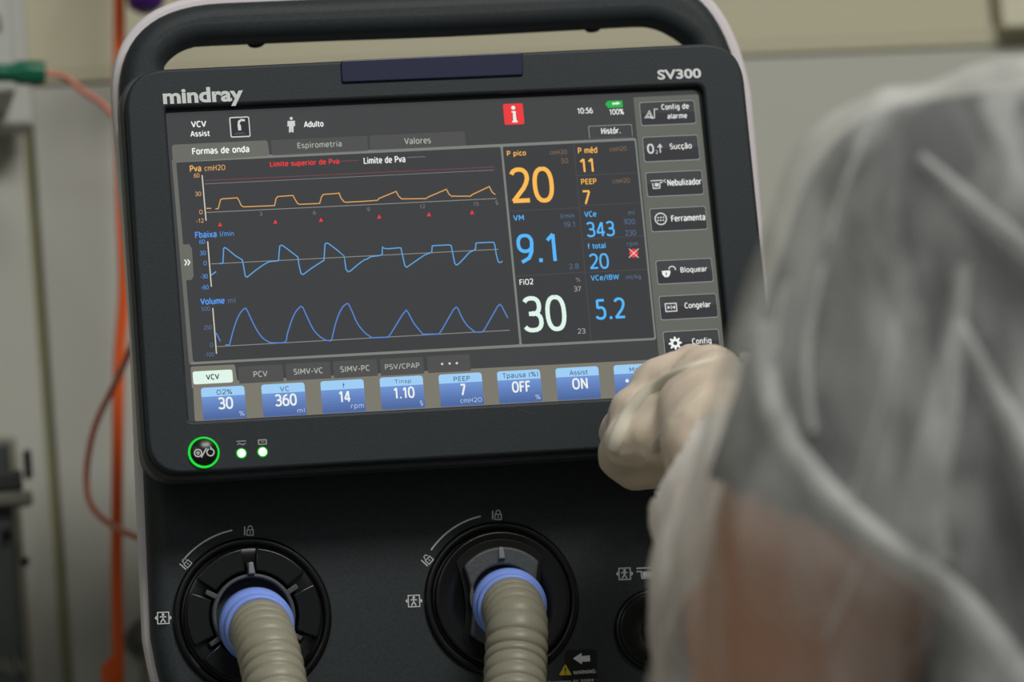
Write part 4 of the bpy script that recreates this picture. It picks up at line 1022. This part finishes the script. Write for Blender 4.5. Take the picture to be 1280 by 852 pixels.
gcaps = [(SH, .070, MIDG, .066), (MIDG, .066, EL, .062), (EL, .060, FOR, .046), (FOR, .045, CUF, .031), (CUF, .031, P(915, 520, -.15), .031), (Vector((SH.x + .032, SH.y, SH.z - .12)), .064, Vector((SH.x + .022, SH.y - .02, SH.z - .40)), .070), (RS, .079, REL, .062), (REL, .06, RWR, .045),
         (SH, .071, NK - Vector((0, 0, .07)), .086), (RS, .076, NK - Vector((0, 0, .07)), .086), (NK - Vector((0, 0, .08)), .075, NK, .064)]
gballs = [(CH, .178, (1.06, .76, 1.1)), (WA, .172, (1.0, .80, 1.25)), (HP, .19, (1.08, .85, 1.0)), (HP - Vector((0, 0, .2)), .2, (1.05, .85, 1.1))]
me = fuse(gcaps, gballs, .0055, 9)
NR = [v.normal.copy() for v in me.vertices]
for v, nv in zip(me.vertices, NR):
    p = v.co; q = Vector((p.x * 16 + p.z * 3, p.y * 16, p.z * 6))
    d = noise.noise(q) * .009 + noise.noise(q * 2.3 + Vector((5, 1, 2))) * .004 + noise.noise(p * 60) * .001
    v.co = p + nv * d
e0, e1 = P(930, 425, -.16), P(818, 612, -.16)
cn = (e1 - e0).cross(e0 - CAM).normalized()
if cn.dot(P(780, 500, -.16) - e0) < 0: cn = -cn
cut(me, lambda v: (v - e0).dot(cn) > 0 and v.y > -.26)
cut(me, lambda v: v.z < .62); cut(me, lambda v: v.z > NK.z + .03)
cut(me, lambda v: (v - RWR).length < .06 and v.z < RWR.z)
ga = me.attributes.new('gather', 'FLOAT', 'POINT')
ga.data.foreach_set('value', [max(0, min(1, (.095 - seg_d(v.co, FOR, CUF)) / .06)) * .42 for v in me.vertices])
me.materials.append(GOWN); gown = tag(link('gown', me, person, True), 'translucent white non-woven gown')
gb = BVHTree.FromPolygons([v.co for v in me.vertices], [tuple(p.vertices) for p in me.polygons])
def ribbon(name, pts, r):
    # a flat, slightly raised pleat lying on the cloth
    V = []; F = []; L_ = 0
    for i, p in enumerate(pts):
        if i: L_ += (pts[i] - pts[i - 1]).length
        t = (pts[min(i + 1, len(pts) - 1)] - pts[max(i - 1, 0)]).normalized(); vd = (CAM - p).normalized(); sd = t.cross(vd).normalized()
        for j in range(7):
            a = (j - 3) / 3; V.append(p + sd * a * r(L_) * 1.6 + vd * (.004 * (1 - a * a)))
    for i in range(len(pts) - 1):
        for j in range(6): F.append((i * 7 + j, i * 7 + j + 1, (i + 1) * 7 + j + 1, (i + 1) * 7 + j))
    mesh(name, V, F, GOWND, gown, True)
def gown_fold(L, w0, w1, w2, name='gown_fold', lift=.0015):
    pts = []
    for q in catmull([Vector((x, y, 0)) for x, y in L], 6):
        a, b = hit(q.x, q.y, gb)
        if a: pts.append(a + (CAM - a).normalized() * lift)
    for _ in range(6): pts = [pts[0]] + [(pts[i - 1] + pts[i] * 2 + pts[i + 1]) / 4 for i in range(1, len(pts) - 1)] + [pts[-1]]
    tot = sum((b - a).length for a, b in zip(pts, pts[1:]))
    def r(L_):
        s = L_ / tot; return max((w0 * (1 - s) ** 2 + 2 * w1 * s * (1 - s) + w2 * s * s), .0006)
    ribbon(name, pts, r)
gown_fold([(958, 400), (955, 450), (968, 520), (1005, 585), (1060, 645), (1120, 695), (1180, 735), (1240, 800), (1290, 870)], .0030, .0036, .0045, 'gown_seam')
gown_fold([(1205, 330), (1192, 430), (1178, 520), (1160, 590), (1150, 650), (1158, 705)], .0016, .0040, .0060)
gown_fold([(1150, 195), (1200, 240), (1250, 285), (1300, 325)], .0012, .0028, .0025)
gown_fold([(1196, 400), (1225, 460), (1262, 525), (1300, 590)], .0018, .0030, .0035)
gown_fold([(1060, 640), (1085, 560), (1105, 480), (1118, 400)], .0006, .0012, .0006)
gown_fold([(985, 350), (970, 400), (968, 440)], .0010, .0016, .0010)
gown_fold([(1090, 150), (1060, 220), (1035, 300)], .0006, .0016, .0008)
gown_fold([(1030, 330), (1012, 400), (1005, 470), (1015, 540)], .0008, .0020, .0012)
gown_fold([(1075, 700), (1055, 750), (1030, 800)], .0006, .0010, .0006)
